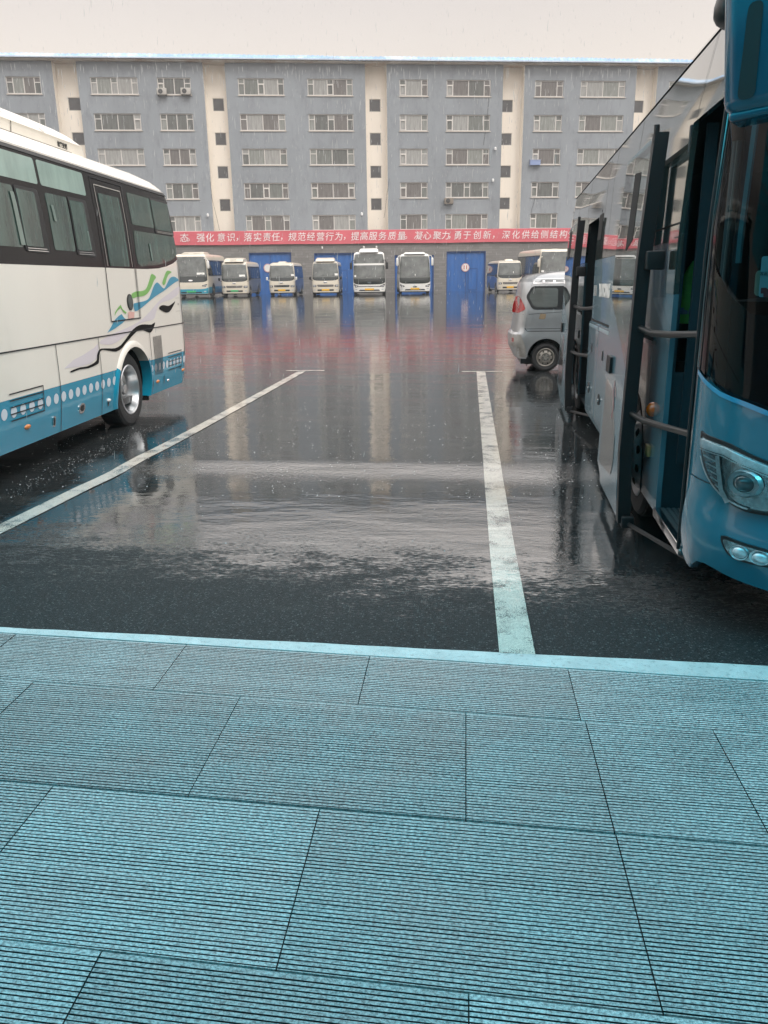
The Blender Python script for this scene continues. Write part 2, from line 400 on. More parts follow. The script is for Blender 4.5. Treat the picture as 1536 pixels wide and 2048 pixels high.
    hit = math_node(t, 'MULTIPLY', math_node(t, 'MULTIPLY', mrange(t, s2.outputs['X'], .50, .6), mrange(t, v2.outputs['Distance'], .36, .03)), math_node(t, 'SINE', math_node(t, 'MULTIPLY', v2.outputs['Distance'], 38)))
    hgt = math_node(t, 'MULTIPLY_ADD', hit, .28, math_node(t, 'MULTIPLY_ADD', ring, .05, chop))
    amp = math_node(t, 'MULTIPLY', wet, math_node(t, 'MULTIPLY_ADD', band, .0010, .00055))
    amp = math_node(t, 'MULTIPLY', amp, mrange(t, patch, .40, .62, .55, 1.7))
    wb = N(t, 'ShaderNodeBump'); wb.inputs['Strength'].default_value = 1.0
    k(amp, wb.inputs['Distance']); k(hgt, wb.inputs['Height']); k(gb.outputs[0], wb.inputs['Normal'])
    # broad unevenness of the surface under the film
    ub = N(t, 'ShaderNodeBump'); ub.inputs['Strength'].default_value = 1.0; k(math_node(t, 'MULTIPLY', wet, .0045), ub.inputs['Distance'])
    k(noise(t, P, 1.9, 3, .55, (.6, 1.5, 1)), ub.inputs['Height']); k(wb.outputs[0], ub.inputs['Normal'])
    k(ub.outputs[0], b.inputs['Normal'])
    return M
M_asphalt = wet_ground('wet_asphalt'); M_line = wet_ground('worn_white_paint', (.80, .75, .66))

# ground sheet, one mesh to the horizon
ys = [3.38, 3.42, 3.8, 4.3, 5, 5.7, 6.2, 6.4, 6.6, 6.85, 6.97, 7.1, 7.3, 7.45, 7.6, 7.8, 8.2, 8.6, 9.2, 10, 12, 15, 20, 25, 32, 40, 50, 60, 66, 74, 90, 150, 420]
xs = [-300, -60, -25, -12, -9] + [-7+.25*i for i in range(57)] + [9, 12, 25, 60, 300]
def wob(x, y):
    a = max(0, min(1, (y-5.6)/.8, (9.4-y)/.8)) if abs(x) < 8 else 0
    return a*(.07*math.sin(x*1.3+.5) + .05*math.sin(x*3.1+y*1.7) + .03*math.sin(x*7.3+y*5))
mb = MB(); mb.add([(x, y - .0385*x*(1 if abs(x) < 7 else 7/abs(x)) * max(0, (6.5-y)/3.1) if y < 6.5 else y, gz(y + wob(x, y))) for y in ys for x in xs],
    [(j*len(xs)+i, j*len(xs)+i+1, (j+1)*len(xs)+i+1, (j+1)*len(xs)+i) for j in range(len(ys)-1) for i in range(len(xs)-1)])
yard = mb.build('ground', M_asphalt, None, True, 60); tag(yard, 'wet dark asphalt yard with puddles', 'ground', kind='structure')

def road_line(x_of, y0, y1, w, name='parking_line', n=40):
    mb = MB(); V = []
    for i in range(n+1):
        y = y0 + (y1-y0)*i/n; x = x_of(y); z = gz(y) + .0055
        V += [(x-w/2, y, z), (x+w/2, y, z)]
    mb.add(V, [(2*i, 2*i+1, 2*i+3, 2*i+2) for i in range(n)])
    return tag(mb.build(name, M_line, None, True, 60), kind='structure')
road_line(lambda y: lerp(y, [3.4, 5, 5.33, 8.0, 15.5], [-3.42, -3.34, -3.32, -3.2, -3.14]), 3.42, 15.35, .15)
road_line(lambda y: lerp(y, [3.35, 4.9, 15.2], [.265, .265, .31]), 3.38, 15.2, .165)
for cx, cy_ in ((-3.1, 15.45), (.33, 15.28)):
    mb = MB(); z = gz(15.3)+.004; mb.add([(cx-.38, cy_-.05, z), (cx+.38, cy_-.05, z), (cx+.38, cy_+.05, z), (cx-.38, cy_+.05, z)], [(0, 1, 2, 3)])
    tag(mb.build('parking_line', M_line), kind='structure')
# far bays in front of the garages
def seg_line(p, q, w=.12):
    mb = MB(); d = Vector((q[0]-p[0], q[1]-p[1])).normalized(); nrm = Vector((-d.y, d.x))*w/2; n = 14; V = []
    for i in range(n+1):
        x = p[0]+(q[0]-p[0])*i/n; y = p[1]+(q[1]-p[1])*i/n; z = gz(y)+.005
        V += [(x-nrm.x, y-nrm.y, z), (x+nrm.x, y+nrm.y, z)]
    mb.add(V, [(2*i, 2*i+1, 2*i+3, 2*i+2) for i in range(n)]); return tag(mb.build('parking_line', M_line, None, True, 60), kind='structure')
for p, q in (((-14.6, 61), (-14.3, 70)), ((-10.2, 61), (-9.7, 71)), ((-6.4, 61), (-6.3, 72)), ((-2.0, 61.5), (-3.2, 72)), ((2.4, 62), (-.2, 73))):
    seg_line(p, q)

# ---- grooved granite paving under the canopy -------------------------------------------------
M_gran = bpy.data.materials.new('grey_granite'); M_gran.use_nodes = True
t = M_gran.node_tree; b = t.nodes['Principled BSDF']; k = t.links.new
g = N(t, 'ShaderNodeNewGeometry'); P = g.outputs['Position']
att = N(t, 'ShaderNodeAttribute'); att.attribute_name = 'slab'
fl = noise(t, P, 110, 4, .7, (.8, 1.1, 1)); bl = noise(t, P, 3.2, 4, .6); f2 = noise(t, P, 330, 3, .7)
md = noise(t, P, 22, 4, .65)
v = mrange(t, math_node(t, 'ADD', math_node(t, 'MULTIPLY', fl, .75), math_node(t, 'MULTIPLY', f2, .3)), .40, .64)
mx = N(t, 'ShaderNodeMix', data_type='RGBA'); mx.inputs[6].default_value = (.19, .195, .20, 1); mx.inputs[7].default_value = (.70, .68, .67, 1); k(v, mx.inputs[0])
sc = N(t, 'ShaderNodeVectorMath', operation='SCALE'); k(mx.outputs[2], sc.inputs[0])
fa = math_node(t, 'ADD', math_node(t, 'MULTIPLY_ADD', bl, .5, .52), math_node(t, 'MULTIPLY_ADD', md, .25, -.125))
k(math_node(t, 'MULTIPLY', fa, math_node(t, 'MULTIPLY_ADD', att.outputs['Fac'], .34, .82)), sc.inputs['Scale'])
k(sc.outputs[0], b.inputs['Base Color']); sy = N(t, 'ShaderNodeSeparateXYZ'); k(P, sy.inputs[0]); k(math_node(t, 'SUBTRACT', mrange(t, bl, .35, .65, .46, .7), mrange(t, sy.outputs['Y'], 2.6, 3.1, 0, .22)), b.inputs['Roughness'])
bp = N(t, 'ShaderNodeBump'); bp.inputs['Strength'].default_value = .5; bp.inputs['Distance'].default_value = .0025
k(fl, bp.inputs['Height']); k(bp.outputs[0], b.inputs['Normal'])

random.seed(4)
rows = [(-.062, 3.285), (-.060, 2.850), (-.050, 2.192), (-.047, 1.547), (-.045, .90), (-.045, .25), (-.045, -.4), (-.045, -1.05), (-.045, -1.7)]
offs = [-.414, .028, -.454, .035, -.44, .03, -.44, .03]
mb = MB(); tone = []
GP, GW, GD = .0149, .0045, .006      # groove pitch, width, depth
for ri in range(len(rows)-1):
    (b1, a1), (b0, a0) = rows[ri], rows[ri+1]
    pw_ = (.893, .943, .950, .960, .95, .95, .95, .95)[ri]; js = [offs[ri] + kx*pw_ for kx in range(-6, 7)]
    if ri == 1: js = sorted(js + [.495])        # one cut slab
    for x0, x1 in zip(js, js[1:]):
        if x0 < -5 or x1 > 5: continue
        gap = .0019; x0 += gap; x1 -= gap
        tn = random.random(); dz = random.uniform(-.0012, .0012)
        depth = (a1-a0); ng = int(round(depth/GP)); pit = depth/ng
        prof = [(0, -.03), (.0015, 0)]; yv = .0045
        for i in range(ng):
            w_ = GW*random.uniform(.8, 1.2)
            prof += [(yv, 0), (yv+.0006, -GD), (yv+w_-.0006, -GD), (yv+w_, 0)]; yv += pit
            if yv > depth-.013: break
        eg = .010 if ri == 2 else .005
        prof = [q for q in prof if q[0] < depth-eg-.002] + [(depth-eg, 0), (depth-eg+.0005, -.03)]
        V = []
        for x in (x0, x1):
            ya, yb = a0+b0*x, a1+b1*x; s_ = (yb-ya)/depth
            V += [(x, ya + q*s_, z+dz+(0 if z < -.02 else 0)) for q, z in prof]
        n = len(prof); nf0 = len(mb.f)
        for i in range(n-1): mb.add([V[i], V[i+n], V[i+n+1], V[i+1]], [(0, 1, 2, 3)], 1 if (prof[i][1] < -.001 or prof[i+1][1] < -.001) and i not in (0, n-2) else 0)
        # end walls of the slab
        mb.add([(x, y, z) for x in (x0, x1) for (y, z) in ((a0+b0*x, -.03), (a0+b0*x, 0+dz), (a1+b1*x-.0045, 0+dz), (a1+b1*x-.0045, -.03))], [])
        tone += [tn]*(len(mb.f)-nf0)
me = mb.mesh('paving', False)
at = me.attributes.new('slab', 'FLOAT', 'FACE'); at.data.foreach_set('value', tone)
for p in me.polygons: 
    pass
bm = bmesh.new(); bm.from_mesh(me)
for f_ in bm.faces:
    f_.normal_update()
    if f_.normal.z < 0: f_.normal_flip()
bm.to_mesh(me); bm.free()
tag(link('pavement', me, [M_gran, pm('shaded_groove', (.012, .015, .016), .7, spec=.2)], None, False), kind='structure')  # groove faces painted near black to deepen the shade in them
M_bed = pm('mortar_bed', (.05, .05, .05), .9)
mb = MB(); mb.add([(-6, -2, -.02), (6, -2, -.02), (6, 3.285-.062*6+.02, -.02), (-6, 3.285+.062*6+.02, -.02)], [(0, 1, 2, 3)])
tag(mb.build('pavement_bed', M_bed), kind='structure')
# painted kerb edge
M_kerb = pm('kerb_paint', (.58, .59, .58), .5, var=.15, vs_=6, bump=.5, bs=180, dirt=((.16, .17, .17), 34, .53, .8))
mb = MB(); n = 60; V = []
random.seed(8)
for i in range(n+1):
    x = -5 + 10*i/n; yo = 3.40-.0385*x + random.uniform(-.004, .004); yi = 3.287-.062*x + random.uniform(-.002, .002)
    if yo < yi + .02: yo = yi+.02
    V += [(x, yi, -.03), (x, yi, .001), (x, yo-.004, .001), (x, yo, -.03)]
mb.add(V, [(4*i+j, 4*i+4+j, 4*i+5+j, 4*i+1+j) for i in range(n) for j in range(3)])
tag(mb.build('kerb', M_kerb, None, True, 30), kind='structure')

# ---- teal canopy above the paving (the photographer stands under it) ----------------------------
M_can = bpy.data.materials.new('teal_polycarbonate'); M_can.use_nodes = True; t = M_can.node_tree; t.nodes.clear(); k = t.links.new
o_ = N(t, 'ShaderNodeOutputMaterial'); tr = N(t, 'ShaderNodeBsdfTransparent'); tr.inputs[0].default_value = (.085, .74, .98, 1)
dl = N(t, 'ShaderNodeBsdfTranslucent'); dl.inputs[0].default_value = (.07, .70, .94, 1); mx = N(t, 'ShaderNodeMixShader'); mx.inputs[0].default_value = .35
k(tr.outputs[0], mx.inputs[1]); k(dl.outputs[0], mx.inputs[2]); k(mx.outputs[0], o_.inputs[0])
M_steel = pm('grey_steel', (.35, .37, .38), .45, .3)
can = empty('canopy', (0, 0, 0)); tag(can, 'translucent teal canopy roof over the paved platform edge', 'canopy')
mb = MB()
for i in range(-12, 13): mb.add([(i*1.2-.58, -1.5, 3.80), (i*1.2+.58, -1.5, 3.80), (i*1.2+.58, 3.5, 3.95), (i*1.2-.58, 3.5, 3.95)], [(0, 1, 2, 3)])
mb.build('roof_panel', M_can, can, False)
MB().box(-15, 15, -2.6, -1.52, 3.72, 3.86).build('light_block_deck', M_steel, can, False)  # unseen opaque deck, added to cut the light on the nearest paving
mb = MB()
for i in range(-12, 12): mb.tube([(i*1.2+.6, -2.6, 3.72), (i*1.2+.6, 3.5, 3.92)], .022, 6)
mb.build('rafter', M_steel, can)
mb = MB().box(-40, 40, -2.9, -2.6, 0, 7).box(-40, 40, -2.6, -2.55, 0, .4)  # unseen wall, added to block light and bright reflections from behind
back_wall = mb.build('light_block_wall', pm('dark_render', (.10, .115, .12), .7), None, False); tag(back_wall, 'unseen dark wall added behind the platform to block light', 'light blocker')

# ---- rain: drops striking the water, drops in the air, trickles off the eaves -------------------
M_water = bpy.data.materials.new('rain_water'); M_water.use_nodes = True; b = M_water.node_tree.nodes['Principled BSDF']
b.inputs['Base Color'].default_value = (.75, .76, .76, 1); b.inputs['Roughness'].default_value = .12; b.inputs['Transmission Weight'].default_value = .35; b.inputs['IOR'].default_value = 1.33
random.seed(21)
def blob(mb, x, y, z, rx, rz):
    n = 5; V = [(x, y, z+rz)] + [(x+rx*math.cos(2*math.pi*k/n)*random.uniform(.6, 1.2), y+rx*math.sin(2*math.pi*k/n)*random.uniform(.6, 1.2), z) for k in range(n)]
    mb.add(V, [(0, 1+k, 1+(k+1) % n) for k in range(n)])
mb = MB()
for i in range(5200):
    y = 4.3 + 12*random.random()**1.25; hw = 1.0 + y*.42
    x = random.uniform(-hw-.3, hw*.75)
    d = abs(y-7.3)
    if y < 5.6 and random.random() > .05: continue
    if random.random() < (.45 if 6.2 < y < 9.5 else (.1 if y < 6.2 else .25)):
        blob(mb, x, y, gz(y)+.001, random.uniform(.003, .009), random.uniform(.001, .005))
        if random.random() < .25:
            for q in range(3): blob(mb, x+random.uniform(-.02, .02), y+random.uniform(-.02, .02), gz(y)+random.uniform(.005, .03), .0022, .004)
for i in range(260):       # water pouring off the left bus onto the ground along its skirt
    s_ = random.random(); x = -4.25 + .35*s_ + random.gauss(0, .07); y = 6.0 + 3.5*s_
    if x < -4.1+.0: x += .25
    blob(mb, x+.2, y, gz(y)+.001+abs(random.gauss(0, .015)), random.uniform(.002, .005), random.uniform(.001, .006))
sp_ = mb.build('rain_splashes', M_water, None, False); tag(sp_, 'small white splashes where rain hits the puddles', 'splashes', kind='stuff')
mb = MB()
for i in range(2600):
    y = 5 + 55*random.random()**.8; x = y*math.tan(-YAW + random.uniform(-.5, .5)); z = random.uniform(.1, 2.5+y*.28)
    ln = random.uniform(.03, .085)*(1+y*.03); rr = .0012+.00012*y
    if x > 1.0 and y < 16: continue
    if x < -3.9 and y < 12: continue
    mb.tube([(x, y, z), (x+.004, y, z+ln*.4), (x+.006, y, z+ln)], [rr*.5, rr, rr*.1], 4, cap=False)
rn = mb.build('falling_rain', M_water, None, False); tag(rn, 'thin falling raindrops over the yard', 'rain', kind='stuff')

# ---- apartment block and garages -------------------------------------------------------------
FA = R(11.06); KF = 1.055
FB = (-.059, 78.12, -.0935)
def froot(name):
    o = empty(name, FB, FA); o.scale = (KF, KF, KF); return o
M_wall = pm('blue_grey_render', (.275, .296, .32), .85, var=.10, vs_=.35, bump=.5, bs=3.5, spec=.2, stretch=(1, 1, .35), dirt=((.17, .18, .195), 1.3, .50, .6))
M_cream = pm('cream_render', (.82, .76, .68), .85, var=.06, vs_=.5, spec=.2, dirt=((.60, .52, .43), 2.5, .6, .5), stretch=(1.5, 1, .25))
M_frame = pm('white_window_frame', (.62, .59, .56), .5, var=.05, vs_=8)
M_sill = pm('pale_sill', (.55, .50, .45), .7)
M_pane = []
for i, c in enumerate([(.17, .18, .17), (.24, .25, .235), (.13, .135, .13), (.31, .31, .30), (.16, .15, .145)]):
    M_pane.append(pm('curtained_glass', c, .14, var=.22, vs_=2.0, stretch=(4, 1, .6), spec=.5))
M_dark = pm('dark_glass', (.10, .10, .105), .2, var=.2, vs_=1)
M_rust = pm('stained_fascia', (.50, .45, .40), .7, var=.1, vs_=1, dirt=((.33, .19, .11), .55, .47, .85), stretch=(1, 1, 1.5))
M_roofm = pm('pale_blue_roof_sheet', (.26, .41, .60), .4, .1, var=.25, vs_=.6, dirt=((.72, .78, .84), .35, .5, .9))
M_ac = pm('grey_plastic_casing', (.42, .40, .37), .6, var=.1); M_acd = pm('dark_grille', (.05, .05, .05), .6)
M_bluew = pm('pale_blue_box', (.25, .32, .52), .6)

ap = froot('apartment_building'); tag(ap, 'long six storey blue grey apartment block with cream stair bays and pale blue roof edge', 'apartment block')
AY = 1.5; ZT = 18.4
FL_ = [(16.0, 17.27), (13.3, 14.58), (10.62, 11.91), (7.94, 9.2), (5.3, 6.58)]
ST = [(14.93, 15.92), (12.28, 13.28), (9.64, 10.65), (7.0, 8.0), (4.45, 5.38)]
SEG = [(-52, -33.9, [(-37.65, -34.92), (-44.2, -40.4), (-50.2, -46.4)]), (-31.98, -21.87, [(-31.0, -27.22), (-25.65, -22.94)]),
       (-20.08, -8.5, [(-19.08, -15.3), (-13.34, -9.55)]), (-6.68, 3.3, [(-5.6, -3.17), (-1.57, 2.25)]), (5.17, 15.02, [(6.1, 8.6), (10.13, 14.1)]), (16.9, 27, [(18.0, 20.6), (22.0, 25.6)])]
BAY = [(-33.9, -31.98, (-33.16, -32.16)), (-21.87, -20.08, (-21.33, -20.4)), (-8.5, -6.68, (-8.11, -7.14)), (3.3, 5.17, (3.41, 4.43)), (15.02, 16.9, (15.2, 16.2))]
def wall_grid(mb, x0, x1, y, z0, z1, ops, depth):
    xs_ = sorted({x0, x1, *[a for o in ops for a in o[:2]]}); zs = sorted({z0, z1, *[a for o in ops for a in o[2:]]})
    for i in range(len(xs_)-1):
        for j in range(len(zs)-1):
            cx, cz = (xs_[i]+xs_[i+1])/2, (zs[j]+zs[j+1])/2
            if any(o[0] < cx < o[1] and o[2] < cz < o[3] for o in ops): continue
            mb.add([(xs_[i], y, zs[j]), (xs_[i+1], y, zs[j]), (xs_[i+1], y, zs[j+1]), (xs_[i], y, zs[j+1])], [(0, 1, 2, 3)])
    for a, b_, c, d in ops:      # reveals
        mb.add([(a, y, c), (b_, y, c), (b_, y, d), (a, y, d), (a, y+depth, c), (b_, y+depth, c), (b_, y+depth, d), (a, y+depth, d)],
               [(0, 4, 5, 1), (1, 5, 6, 2), (2, 6, 7, 3), (3, 7, 4, 0)])
mbw = MB()
for x0, x1, cols in SEG:
    wall_grid(mbw, x0, x1, AY, 3.2, ZT, [(a, b_, c, d) for a, b_ in cols for c, d in FL_], .16)
for x0, x1, (a, b_) in BAY:
    mbc = MB(); wall_grid(mbc, x0, x1, AY+.9, 3.2, ZT, [(a, b_, c, d) for c, d in ST], .12)
    for x in (x0, x1): mbc.add([(x, AY, 3.2), (x, AY+.9, 3.2), (x, AY+.9, ZT), (x, AY, ZT)], [(0, 1, 2, 3)])
    weld_me = mbc.mesh('stair_bay', False); weld(weld_me); link('stair_bay', weld_me, M_cream, ap, False)
mbw.add([(-52, AY, 3.2), (-52, AY+12, 3.2), (-52, AY+12, ZT), (-52, AY, ZT), (27, AY, 3.2), (27, AY+12, 3.2), (27, AY+12, ZT), (27, AY, ZT)], [(0, 1, 2, 3), (4, 5, 6, 7), (1, 5, 6, 2)])
mbw.build('wall', M_wall, ap, False, recalc=False)

def window_frame_mb(W, H, layout):
    """layout: list of column widths with a flag for a transom; returns frame mb, pane rects"""
    fw = .065; mb = MB(); x = 0.0; panes = []
    mb.box(0, W, 0, .07, 0, fw); mb.box(0, W, 0, .07, H-fw, H); mb.box(0, fw, .002, .072, fw, H-fw); mb.box(W-fw, W, .002, .072, fw, H-fw)
    for i, (w, tr_) in enumerate(layout):
        xa, xb = x + (fw if i == 0 else fw/2), x + w - (fw if i == len(layout)-1 else fw/2)
        if i < len(layout)-1: mb.box(x+w-fw/2, x+w+fw/2, .002, .068, fw, H-fw)
        if tr_:
            zt = H*.68; mb.box(xa, xb, .004, .066, zt-fw/2, zt+fw/2)
            panes += [(xa, xb, fw, zt-fw/2), (xa, xb, zt+fw/2, H-fw)]
            if tr_ == 2:        # opened or double framed casement
                mb.box(xa, xa+.04, -.03, .0, fw, zt-fw/2); mb.box(xb-.04, xb, -.03, .0, fw, zt-fw/2); mb.box(xa+.04, xb-.04, -.03, 0, zt-fw/2-.05, zt-fw/2); mb.box(xa+.04, xb-.04, -.03, 0, fw, fw+.05)
        else: panes.append((xa, xb, fw, H-fw))
        x += w
    return mb, panes
random.seed(33)
def put_window(x0, x1, z0, z1, y, layout):
    W, H = x1-x0, z1-z0; mb, panes = window_frame_mb(W, H, layout)
    f = mb.build('window', M_frame, ap, False); f.location = (x0, y+.07, z0)
    pm_ = MB(); base_ = random.randrange(5)
    for i, (a, b_, c, d) in enumerate(panes): pm_.add([(a, .035, c), (b_, .035, c), (b_, .035, d), (a, .035, d)], [(0, 1, 2, 3)], base_ if random.random() < .45 else random.randrange(5))
    pm_.build('pane', M_pane, f, False)
    s_ = MB().box(-.06, W+.06, -.14, .0, -.07, -.003).build('sill', M_sill, f, False)
for x0, x1, cols in SEG:
    for a, b_ in cols:
        W = b_-a
        for fi, (c, d) in enumerate(FL_):
            if W > 3.2:
                rr_ = random.random()
                if rr_ < .28: lay = [(.5, 1), ((W-1.5)/2, 0), (.5, random.choice([1, 2])), ((W-1.5)/2, 0), (.5, 1)]
                else: lay = [(.56, random.choice([1, 1, 2])), ((W-1.12)/2, 0), ((W-1.12)/2, 0), (.56, random.choice([1, 1, 2]))]
            elif W > 2.6: lay = [(.52, random.choice([1, 2])), ((W-1.04)/2, 0), ((W-1.04)/2, 0), (.52, 1)]
            else: lay = [(.54, random.choice([1, 2])), (W-1.08, 0), (.54, 1)]
            put_window(a, b_, c, d, AY, lay)
for x0, x1, (a, b_) in BAY:
    for c, d in ST:
        mb, panes = window_frame_mb(b_-a, d-c, [((b_-a), 0)])
        f = MB().box(0, b_-a, 0, .05, 0, .05).box(0, b_-a, 0, .05, d-c-.05, d-c).box(0, .05, .002, .048, .05, d-c-.05).box(b_-a-.05, b_-a, .002, .048, .05, d-c-.05).build('stair_window', M_frame if random.random() < .2 else M_ac, ap, False)
        f.location = (a, AY+.9+.05, c)
        MB().box(.05, b_-a-.05, .02, .03, .05, d-c-.05).build('pane', M_dark, f, False)
# eaves: stained fascia, corrugated sheet roof
mb = MB().box(-52.4, 27.4, AY-.45, AY+1.2, ZT-.0, ZT+.14)
mb.build('fascia', M_rust, ap, False)
mb = MB(); n = 800; V = []
for i in range(n+1):
    x = -52.6 + 80.2*i/n; wv = .03*math.sin(i*math.pi/2*1.0); sag = .03*math.sin(x*.21)+.02*math.sin(x*.83)
    V += [(x, AY-.66, ZT+.16+wv+sag), (x, AY-.28, ZT+.52+wv+sag), (x, AY+6, ZT+1.0+wv)]
mb.add(V, [(3*i+j, 3*i+j+1, 3*i+4+j, 3*i+3+j) for i in range(n) for j in (0, 1)])
mb.build('roof', M_roofm, ap, False)
MB().box(-52.6, 27.6, AY-.70, AY-.64, ZT+.13, ZT+.22).build('gutter', pm('white_gutter', (.55, .62, .72), .5, var=.15, vs_=.8), ap, False)
# fittings on the facade, each a thing of its own
def ac_unit(x, z, label, mat_=None, w=.78, h=.5):
    o = empty('air_conditioner', (0, 0, 0)); o.parent = None; o.location = FB; o.rotation_euler = (0, 0, FA); o.scale = (KF,)*3
    tag(o, label, 'air conditioner', 'air conditioner units on the apartment wall')
    MB().box(x, x+w, AY-.42, AY-.10, z, z+h, bev=.02).build('casing', mat_ or M_ac, o)
    mb = MB().lathe([(.19, AY-.425), (.17, AY-.43), (.02, AY-.43)], 'y', (x+w*.38, 0, z+h/2), 20); mb.build('fan_grille', M_acd, o)
    MB().box(x+.05, x+.09, AY-.4, AY, z-.06, z).box(x+w-.09, x+w-.05, AY-.4, AY, z-.06, z).build('bracket', M_acd, o, False)
ac_unit(-25.68, 15.92, 'grey air conditioner box left of a pair under the top floor window')
ac_unit(-23.75, 15.95, 'grey air conditioner box right of a pair under the top floor window')
ac_unit(-1.72, 7.4, 'brown grey air conditioner box below the window of the second row from the banner', pm('brown_casing', (.22, .19, .16), .7))
bx = empty('window_box', FB, FA); bx.scale = (KF,)*3; tag(bx, 'pale blue box hanging outside a mid floor window at the right', 'window box')
MB().box(5.85, 6.75, AY-.34, AY-.02, 10.55, 10.95).build('box', M_bluew, bx, False)
MB().box(5.83, 6.77, AY-.36, AY-.01, 10.955, 10.98).build('rim', pm('lilac_rim', (.42, .45, .6), .6), bx, False)
for x, z, lb in ((-22.3, 6.5, 'small white wall lamp beside the second cream bay from the left'), (-9.0, 6.5, 'small white wall lamp beside the middle cream bay'), (2.75, 11.75, 'small white wall lamp high beside the cream bay right of centre'), (2.6, 9.2, 'small white wall lamp lower beside the cream bay right of centre')):
    o = empty('wall_lamp', FB, FA); o.scale = (KF,)*3; tag(o, lb, 'wall lamp', 'white lamps on the apartment wall')
    MB().lathe([(.02, 0), (.09, .02), (.10, .2), (.05, .26), (.01, .27)], 'z', (x, AY-.16, z), 14).build('lamp_shade', pm('white_enamel', (.8, .8, .8), .3), o)
    MB().box(x-.02, x+.02, AY-.15, AY, z+.1, z+.14).build('bracket', M_ac, o, False)
def cable(pts, lb):
    mb = MB(); mb.tube([(x, y, z) for x, y, z in pts], .014, 5); o = mb.build('cable', M_acd, None); o.location = FB; o.rotation_euler = (0, 0, FA); o.scale = (KF,)*3; tag(o, lb, 'cable', 'cables on the facade')
cable([(-6.55, AY-.05, 9.5), (-6.75, AY-.08, 8.3), (-6.95, AY-.05, 6.8), (-7.05, AY-.03, 6.3)], 'dark cable hanging by the middle cream bay')
cable([(-21.9, AY-.05, 9.6), (-21.85, AY-.07, 8), (-21.6, AY-.06, 6.6), (-21.4, AY-.05, 5.4)], 'dark cable hanging down the second cream bay from the left')
cable([(2.1, AY-.04, 15.9), (1.95, AY-.05, 14), (1.7, AY-.05, 12.2)], 'dark cable running down the blue grey wall right of centre')
cable([(6.5, AY-.04, 7.9), (6.2, AY-.05, 6.9), (6.25, AY-.05, 6.3)], 'dark cable beside the lower windows at the right')

# garages
brick = bpy.data.materials.new('grey_block_wall'); brick.use_nodes = True; t = brick.node_tree; b = t.nodes['Principled BSDF']; k = t.links.new
tc = N(t, 'ShaderNodeTexCoord'); mp = N(t, 'ShaderNodeMapping'); mp.inputs['Rotation'].default_value = (R(90), 0, 0); k(tc.outputs['Object'], mp.inputs[0])
br = N(t, 'ShaderNodeTexBrick'); br.inputs['Scale'].default_value = 1.0; br.inputs['Brick Width'].default_value = .6; br.inputs['Row Height'].default_value = .2; br.inputs['Mortar Size'].default_value = .008
br.inputs['Color1'].default_value = (.185, .178, .172, 1); br.inputs['Color2'].default_value = (.235, .226, .218, 1); br.inputs['Mortar'].default_value = (.14, .135, .13, 1); k(mp.outputs[0], br.inputs['Vector']); k(br.outputs['Color'], b.inputs['Base Color']); b.inputs['Roughness'].default_value = .8
M_door = pm('blue_garage_paint', (.028, .125, .38), .5, var=.14, vs_=.8, stretch=(3, 1, .5), dirt=((.05, .13, .30), 3, .56, .5))
M_doorf = pm('dark_blue_frame', (.02, .06, .2), .5)
M_white = pm('white_paint', (.78, .77, .74), .4, var=.04); M_redp = pm('red_paint', (.55, .05, .05), .5); M_black = pm('black_plastic', (.012, .013, .014), .35)
ga = froot('garage_building'); tag(ga, 'low grey block garage row with blue metal doors at the foot of the apartments', 'garage')
DR = [(-18.93, -15.3, 3.48), (-13.32, -9.72, 3.38), (-6.3, -2.82, 3.13), (-1.7, 1.82, 3.4), (5.35, 8.9, 3.3)]
mb = MB(); wall_grid(mb, -52, 27, 0, -.2, 4.3, [(a, b_, -.19, h) for a, b_, h in DR], .22)
mb.add([(-52, 0, 4.3), (27, 0, 4.3), (27, AY, 4.3), (-52, AY, 4.3)], [(0, 1, 2, 3)])
mb.build('wall', brick, ga, False, recalc=False)
MB().box(-52.1, 27.1, -.12, AY, 4.303, 5.2).build('parapet', pm('pale_parapet', (.35, .33, .31), .8), ga, False)
for di, (a, b_, h) in enumerate(DR):
    mb = MB(); W = b_-a; nn = 36
    V = []
    for i in range(nn+1):
        x = a + W*i/nn; dy = .014*(1 if i % 4 < 2 else 0); V += [(x, .18-dy, -.15), (x, .18-dy, h)]
    mb.add(V, [(2*i, 2*i+2, 2*i+3, 2*i+1) for i in range(nn)])
    dleaf = mb.build('garage_door', M_door, ga, False)
    mb = MB().box(a, a+.07, .03, .2, 0, h).box(b_-.07, b_, .03, .2, 0, h).box(a+.07, b_-.07, .032, .198, h-.07, h).box((a+b_)/2-.02, (a+b_)/2+.02, .14, .175, .02, h-.07)
    wx = (a+b_)/2+.22; mb.box(wx, wx+.03, .14, .172, .1, 1.95).box(wx+.8, wx+.83, .14, .172, .1, 1.95).box(wx+.03, wx+.8, .14, .172, 1.92, 1.95).box(wx+.03, wx+.8, .14, .172, .1, .13)
    mb.build('door_frame', M_doorf, dleaf, False)
    if di in (0, 3):
        cx, cz = (-17.36, 2.2) if di == 0 else (.02, 2.03)
        sg = MB().lathe([(0.001, .115), (.355, .115), (.36, .12), (.36, .135)], 'y', (cx, 0, cz), 36).build('number_sign', M_white, dleaf)
        MB().lathe([(.30, .112), (.33, .108), (.355, .112)], 'y', (cx, 0, cz), 36).build('sign_rim', pm('pink_rim', (.62, .32, .32), .5), sg)
        if di == 3:
            text_mesh('11', .46, M_redp, 'number', sg, Matrix.Translation((cx, .108, cz)) @ Matrix.Rotation(R(90), 4, 'X'), .006, .012)
